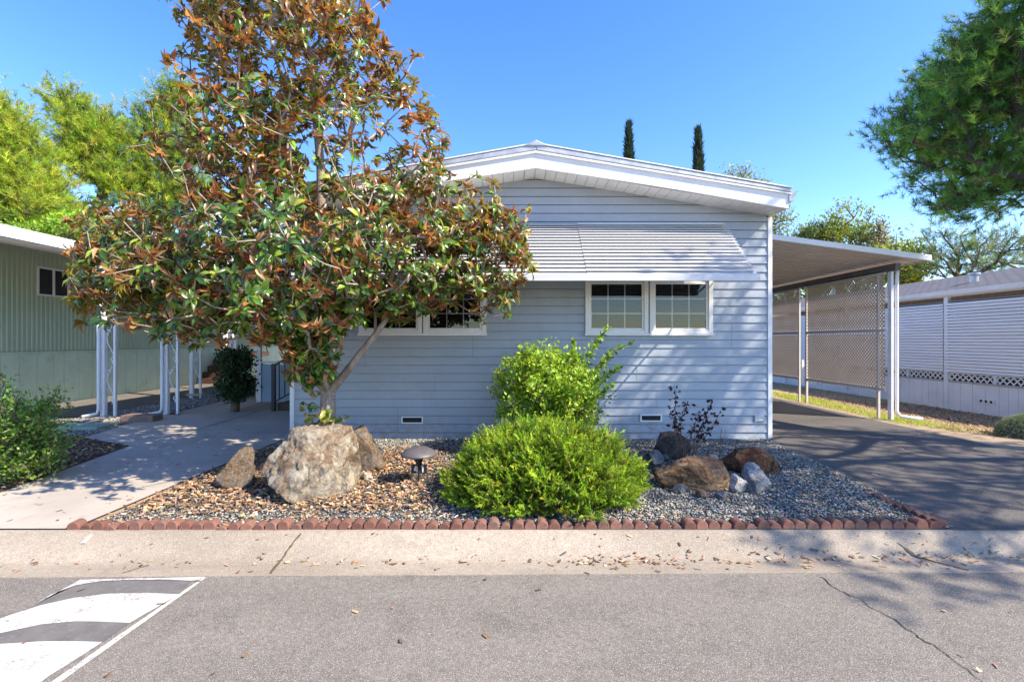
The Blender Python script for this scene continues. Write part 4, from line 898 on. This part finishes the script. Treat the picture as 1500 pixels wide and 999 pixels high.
cj = pick([(.20,.30,.020),(.27,.36,.025),(.13,.22,.02),(.08,.14,.02),(.34,.38,.05)],[3,3,2,1,.5],NJ,.15)[idx]*(.60+.62*t)[:,None]*np.clip(1+.7*cl[idx],.45,1.4)[:,None]
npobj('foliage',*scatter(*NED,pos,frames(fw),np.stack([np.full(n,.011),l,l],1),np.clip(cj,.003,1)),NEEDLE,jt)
nodes = [jb]; A,par,tips = grow([jb,jb+(0,0,.08)],[-1,0],sp[::5],.2,.15,-.02,.02); V,l_,s_,_ = limbs(A,par,tips,.003,.4,.03,5); npobj('stems',V,l_,s_,None,TWIG,jt)
# privet behind it
PV = [(.20,.36,.025),(.31,.45,.032),(.42,.52,.045),(.08,.17,.02),(.38,.30,.05)]
pb = np.array([.42,6.55,0.])
def arch(a,bq,c,n=7): a,bq,c = map(np.array,(a,bq,c)); return [a*(1-s)**2+2*bq*s*(1-s)+c*s*s for s in np.linspace(0,1,n)]
t = broadleaf('privet_shrub','yellow-green upright shrub with arching shoots behind the juniper','x' and pb,[L(800,555,6.4,72,50,.6),L(770,570,6.4,48,45,.5),L(835,575,6.4,55,55,.5),L(790,530,6.4,46,32,.4),L(805,600,6.4,75,30,.55)],620,30,.055,PV,[3,4,3,2,.2],.004,spread=.09,crown='foliage',stemname='stems',rmin=.2)
cs = []; st = MB()
for (x0,y0),(x1,y1),(x2,y2),dd in (((835,585),(850,510),(893,481),6.3),((845,590),(870,520),(925,503),6.25),((840,590),(880,550),(908,540),6.2),((850,600),(880,575),(898,563),6.2),((830,560),(840,520),(838,498),6.4),((855,590),(875,530),(897,520),6.35),((845,580),(862,515),(880,493),6.4)):
    c = arch(P(x0,y0,dd),P(x1,y1,dd),P(x2,y2,dd),22); st.tube(c,[.006]*10+[.004]*12,5)
    c = np.array(c); c = np.repeat(c[2:],5,0); m = len(c); cs.append(scatter(*LFT,c+rng.normal(size=(m,3))*.010,frames(randdir(m)*.8+np.array([.5,-.1,.5])),rng.uniform(.05,.075,m),pick(PV,[3,4,2,2,0],m)))
npobj('leaves',*merge(cs),LEAF,t); obj('shoot_stems',st,TWIG,t)
# left shrub
lb = G(30,700); lb[2] = gz(lb[1])
broadleaf('leafy_shrub','green fine-leaved shrub with upright tips at the left edge by the walkway','x' and lb,[L(0,625,5.4,55,50,.5),L(35,650,5.3,52,40,.5),L(-20,660,5.3,70,40,.6),L(75,610,5.4,25,22,.25),L(55,590,5.5,22,20,.25),L(5,565,5.5,16,20,.2),L(60,680,5.2,40,20,.3),L(85,585,5.5,12,14,.15)],430,20,.05,[(.18,.30,.05),(.16,.27,.04),(.22,.33,.05),(.06,.12,.03)],[3,3,2,2],.004,spread=.10,crown='foliage',stemname='stems',rmin=.15)
# dark camellia by the porch
cb = np.array([-5.84,10.2,0.]); 
broadleaf('camellia_shrub','dense dark green rounded shrub between patio post and blue half wall','x' and cb,[L(345,548,10.2,23,34,.40),L(346,568,10.2,24,20,.40),L(341,524,10.2,18,16,.3),L(360,522,10.2,10,12,.25)],300,22,.075,[(.022,.05,.018),(.035,.075,.022),(.05,.10,.03)],[2,2,1],.005,spread=.12,crown='foliage',stemname='stems',rmin=.2)
# thin red-leaved shrub among the right rocks
rb = np.array(P(1003,665,5.9)); rb[2] = 0.0
rs = thing('red_leaf_shrub','thin nearly bare shrub with dark red leaves among the right rocks','shrub',tuple(rb)); stm = MB(); cs = []
for (x1,y1),(x2,y2) in (((985,630),(990,572)),((990,620),(1005,590)),((1010,640),(1025,602)),((1020,640),(1042,590)),((1030,650),(1055,603)),((1000,640),(980,598)),((1025,650),(1035,610))):
    pts = arch(rb,P(x1,y1,5.85),P(x2,y2,5.8),12); stm.tube(pts,list(np.linspace(.008,.003,12)),5); c = np.repeat(np.array(pts[6:]),6,0); m = len(c)
    cs.append(scatter(*LFT,c+rng.normal(size=(m,3))*.022,frames(randdir(m)+np.array([0,-.2,.2])),rng.uniform(.045,.075,m),pick([(.055,.016,.018),(.09,.03,.02),(.035,.014,.014)],[2,1,2],m)))
for i in range(22):
    a_ = rb+rng.normal(size=3)*np.array([.13,.08,0]); stm.tube(arch(a_,a_+np.array([0,0,.25]),a_+np.array([rng.normal()*.22,rng.normal()*.12,rng.uniform(.2,.45)]),6),[.0035]*6,4)
obj('stems',stm,TWIG,rs); npobj('foliage',*merge(cs),LEAF,rs)
# clipped grey-green mound by the neighbour skirting, hedge behind the lattice
mb_ = P(1480,640,7.6); mb_[2] = 0.0
def mound(name,label,c,r,n,ln,wd,cols):
    t = thing(name,label,'shrub',tuple(c)); d = randdir(n); d[:,2] = np.abs(d[:,2]); e = nrm(np.sign(d)*np.abs(d)**.6); ps = np.asarray(c)+e*np.asarray(r)*(1-.10*rng.random((n,1)))
    l = ln*rng.uniform(.6,1.3,n); npobj('foliage',*scatter(*NED,ps,frames(d+rng.normal(size=(n,3))*.7),np.stack([np.full(n,wd),l,l],1),pick(cols,[1]*len(cols),n)),NEEDLE,t)
    mb = MB(); V,Fc = ICO4; V = nrm(np.sign(V)*np.abs(V)**.6); V = V*np.asarray(r)*.90; V[:,2] = np.maximum(V[:,2],-.02); mb.add(V+np.asarray(c),Fc); obj('stems',mb,mat('twiggy_core',(.10,.10,.07),(.06,.06,.045),40,.95,bmp=1),t,smooth=True)
mound('grey_shrub','low clipped grey-green mound shrub in front of the white skirting',np.array([8.55,7.75,-.04]),(.72,.42,.38),12000,.055,.011,[(.27,.30,.21),(.36,.38,.28),(.19,.21,.15)])
hb = np.array([9.0,19.5,0.]); 
broadleaf('hedge','dark green hedge closing the view behind the lattice screen',hb,[(np.array([x,19.5,.7]),np.array([.9,.6,.75])) for x in (6.2,7.2,8.2,9.2)]+[(np.array([x,20.5,1.6]),np.array([1.2,.7,1.5])) for x in (5,6.5,8)],560,26,.10,[(.05,.11,.025),(.08,.16,.03),(.03,.07,.02)],[2,2,2],.006,cat='hedge',spread=.2,crown='foliage',stemname='stems',rmin=.3)

# ------------------------------------------------------------------ gravel, mulch, leaves, grass
STN = ([(1,0,0),(-1,0,0),(0,1,0),(0,-1,0),(0,0,.8),(0,0,-.6)],[(0,2,4),(2,1,4),(1,3,4),(3,0,4),(2,0,5),(1,2,5),(3,1,5),(0,3,5)])
def ground_pts(n,x0,x1,y0,y1,fn):
    p = np.stack([rng.uniform(x0,x1,n),rng.uniform(y0,y1,n)],1); p = p[fn(p[:,0],p[:,1])]; z = np.array([gz(y) for y in p[:,1]]); return np.stack([p[:,0],p[:,1],z],1)
def yrot(n): a = rng.random(n)*6.283; z = np.zeros(n); o = np.ones(n); return np.stack([np.stack([np.cos(a),-np.sin(a),z],-1),np.stack([np.sin(a),np.cos(a),z],-1),np.stack([z,z,o],-1)],1)
inbed = lambda x,y: (x > -3.52+.02*(y-4)) & (x < 3.66+.07*(y-4)) 
p = ground_pts(72000,-3.6,4,4.0,7.38,inbed); lf = np.clip((-.15-p[:,0]+.9*sn(p[:,0],p[:,1],.9,3.))/1.0,0,1)
near = np.clip((6.9-p[:,1])/.4,0,1); lf *= near; lf *= np.clip((p[:,1]-4.15)/.35,.25,1)
g_ = p[rng.random(len(p)) > lf*.62]; n = len(g_); s = rng.uniform(.005,.0135,n)
gc = 1.35*np.where((rng.random(n)<.16)[:,None], pick([(.42,.42,.40),(.34,.27,.19)],[2,2],n), pick([(.165,.170,.150),(.24,.24,.21),(.32,.315,.28),(.105,.11,.10),(.27,.215,.15)],[3,4,2,2,1.6],n))
g_[:,2] += .008+s*.3
kind(npobj('gravel',*scatter(*STN,g_,yrot(n),np.stack([s*rng.uniform(.9,1.5,n),s,s*rng.uniform(.5,.9,n)],1),gc),STONEC),'stuff')
chip = ([(-.5,0,0),(.5,0,.05),(.35,1,.12),(-.4,.9,.05)],[(0,1,2,3)])
c_ = p[rng.random(len(p)) < lf*.42]; ex = ground_pts(900,-3.5,3.8,4.05,7.3,inbed); c_ = np.concatenate([c_,ex]); n = len(c_)
c_[:,2] += rng.uniform(.012,.035,n); fw = np.stack([rng.normal(size=n),rng.normal(size=n),rng.normal(size=n)*.28],1)
CH = [(.42,.25,.13),(.52,.35,.20),(.28,.15,.08),(.16,.10,.065),(.58,.46,.32)]
parts = [scatter(*chip,c_,frames(fw,np.array([0,0,1.]),.25),np.stack([rng.uniform(.012,.028,n),rng.uniform(.022,.06,n),rng.uniform(.03,.06,n)],1),pick(CH,[4,3,3,2,1.5],n))]
inleft = lambda x,y: (x < np.where(y<5.6,-5.07-.12*(y-3.97),np.where(y<6.9,-5.3-.15*(y-5.6),-5.5-2*(y-6.9)))) & (x > -9)
c2 = ground_pts(9000,-8.5,-5.0,4.0,7.5,inleft); n = len(c2); c2[:,2] += rng.uniform(.008,.025,n); fw = np.stack([rng.normal(size=n),rng.normal(size=n),rng.normal(size=n)*.28],1)
parts.append(scatter(*chip,c2,frames(fw,np.array([0,0,1.]),.25),np.stack([rng.uniform(.014,.03,n),rng.uniform(.03,.07,n),rng.uniform(.03,.06,n)],1),pick(CH,[3,2,4,4,1],n,.25)))
kind(npobj('fallen_leaves',*merge(parts),CHIPC),'stuff')
instrip = lambda x,y: (x < np.where(y<9,-6.65-.2*(y-7.45)/1.5,-7.05-.07*(y-9))) & (x > np.where(y<9.3,-10,-8.45))
p3 = ground_pts(16000,-9.5,-6.4,7.4,15,instrip); n = len(p3); s = rng.uniform(.012,.04,n)*np.clip((p3[:,1]-6)/4,.7,1.3); p3[:,2] += .005
kind(npobj('river_pebbles',*scatter(*STN,p3,yrot(n),np.stack([s*rng.uniform(.9,1.5,n),s,s*.6],1),pick([(.30,.28,.25),(.42,.38,.33),(.17,.16,.15),(.25,.20,.16)],[2,2,2,1],n)),STONEC),'stuff')
# leaves blown on to the kerb, road and driveway
lv = []; 
for _ in range(420):
    x = random.uniform(-3.9,4.2) if _ < 170 else random.uniform(.4,4.6); y = random.choice((random.gauss(3.68,.05),random.gauss(3.68,.04),random.uniform(3.47,3.93))); y = min(max(y,3.46),3.94); z = np.interp(y,[3.45,3.66,3.70,3.74,3.92,3.95],[-.164,-.178,-.174,-.158,-.062,-.049]); lv.append((x,y+ky(x)*(.6),z+.006))
for _ in range(26): lv.append((random.uniform(-4.5,4),random.uniform(2.3,3.4),-.163))
for _ in range(150): lv.append((random.uniform(-5.2,-3.5),random.uniform(4.0,9),.018))
for _ in range(90): lv.append((random.uniform(3.7,8),random.uniform(4.0,8),.012))
lv = np.array(lv); lv[:,2] += np.where((lv[:,1]>3.95),np.array([gz(y) for y in lv[:,1]]),0); n = len(lv); fw = np.stack([rng.normal(size=n),rng.normal(size=n),rng.normal(size=n)*.12],1)
kind(npobj('leaf_litter',*scatter(*chip,lv,frames(fw,np.array([0,0,1.]),.15),np.stack([rng.uniform(.006,.024,n),rng.uniform(.015,.055,n),rng.uniform(.02,.05,n)],1),pick(CH,[2,2,4,3,1],n)),CHIPC),'stuff')
# dry and green grass between driveway and neighbour
p4 = ground_pts(90000,6.9,12,5.5,21,lambda x,y: (x > np.where(y<9,7.0+(9-y)*.55,7.08)) & (x < 11.95)); gn = sn(p4[:,0],p4[:,1],.7,9.)
grn = np.clip(1.15-np.abs(p4[:,0]-7.55)*1.25+gn*1.3,0,1)*np.clip((p4[:,1]-7.6)/.8,0,1); k_ = rng.random(len(p4)) < (.18+.82*grn); p4 = p4[k_]; grn = grn[k_]; n = len(p4); p4[:,2] += gx(p4[:,0],p4[:,1])-.008
isg = rng.random(n) < grn; gc = np.where(isg[:,None],pick([(.34,.44,.06),(.46,.48,.08),(.22,.33,.05)],[2,2,1],n),pick([(.55,.43,.22),(.40,.28,.15),(.62,.50,.28)],[2,2,1],n))
fw = rng.normal(size=(n,3))*.45+np.array([0,0,1.])*np.where(isg,1,.25)[:,None]; l = rng.uniform(.03,.09,n)
kind(npobj('grass',*scatter(*NED,p4,frames(fw),np.stack([rng.uniform(.006,.014,n),l,l],1),gc),LEAF),'stuff')
c5 = ground_pts(14000,6.9,11.9,5.3,14,lambda x,y: x > np.maximum(7.0+np.clip(9-y,0,9)*.62, 8.3-np.clip(9-y,0,1)*2)); n = len(c5); c5[:,2] += rng.uniform(.005,.02,n)+gx(c5[:,0],c5[:,1])-.008; fw = np.stack([rng.normal(size=n),rng.normal(size=n),rng.normal(size=n)*.25],1)
kind(npobj('bark_mulch',*scatter(*chip,c5,frames(fw,np.array([0,0,1.]),.25),np.stack([rng.uniform(.014,.03,n),rng.uniform(.03,.07,n),rng.uniform(.03,.06,n)],1),pick([(.42,.27,.17),(.54,.38,.25),(.28,.18,.11)],[2,1,2],n)),CHIPC),'stuff')

# ------------------------------------------------------------------ light, sky, camera
AZ = 115.0; ELV = 42.5
sdir = Vector((math.sin(R(AZ))*math.cos(R(ELV)), math.cos(R(AZ))*math.cos(R(ELV)), math.sin(R(ELV))))
sl = bpy.data.lights.new('sun','SUN'); sl.energy = 4.0; sl.angle = R(.55); sl.color = (1,.89,.74)
so_ = bpy.data.objects.new('sun',sl); COL.objects.link(so_); so_.rotation_euler = (-sdir).to_track_quat('-Z','Y').to_euler(); so_.location = (20,-10,30)
w = bpy.data.worlds.new('World'); SC.world = w; w.use_nodes = True; nt = w.node_tree
sky = nt.nodes.new('ShaderNodeTexSky'); sky.sky_type = 'NISHITA'; sky.sun_disc = False; sky.sun_elevation = R(ELV); sky.sun_rotation = R(AZ)
sky.air_density = 1.0; sky.dust_density = .4; sky.ozone_density = 2.5; sky.altitude = 300
hs = nt.nodes.new('ShaderNodeHueSaturation'); hs.inputs['Saturation'].default_value = 1.28; hs.inputs['Hue'].default_value = .513
nt.links.new(sky.outputs[0], hs.inputs['Color']); nt.links.new(hs.outputs[0], nt.nodes['Background'].inputs[0]); nt.nodes['Background'].inputs[1].default_value = .15
cam = bpy.data.cameras.new('camera'); cam.lens = 17.0; cam.sensor_width = 36; cam.clip_start = .05; cam.clip_end = 2000
co = bpy.data.objects.new('camera',cam); COL.objects.link(co); co.location = (0,0,CAMZ); co.rotation_euler = (R(90),0,0); SC.camera = co
SC.view_settings.view_transform = 'Standard'; SC.view_settings.look = 'None'; SC.view_settings.exposure = 1.45; SC.view_settings.gamma = 1
SC.cycles.max_bounces = 8; SC.cycles.transparent_max_bounces = 12
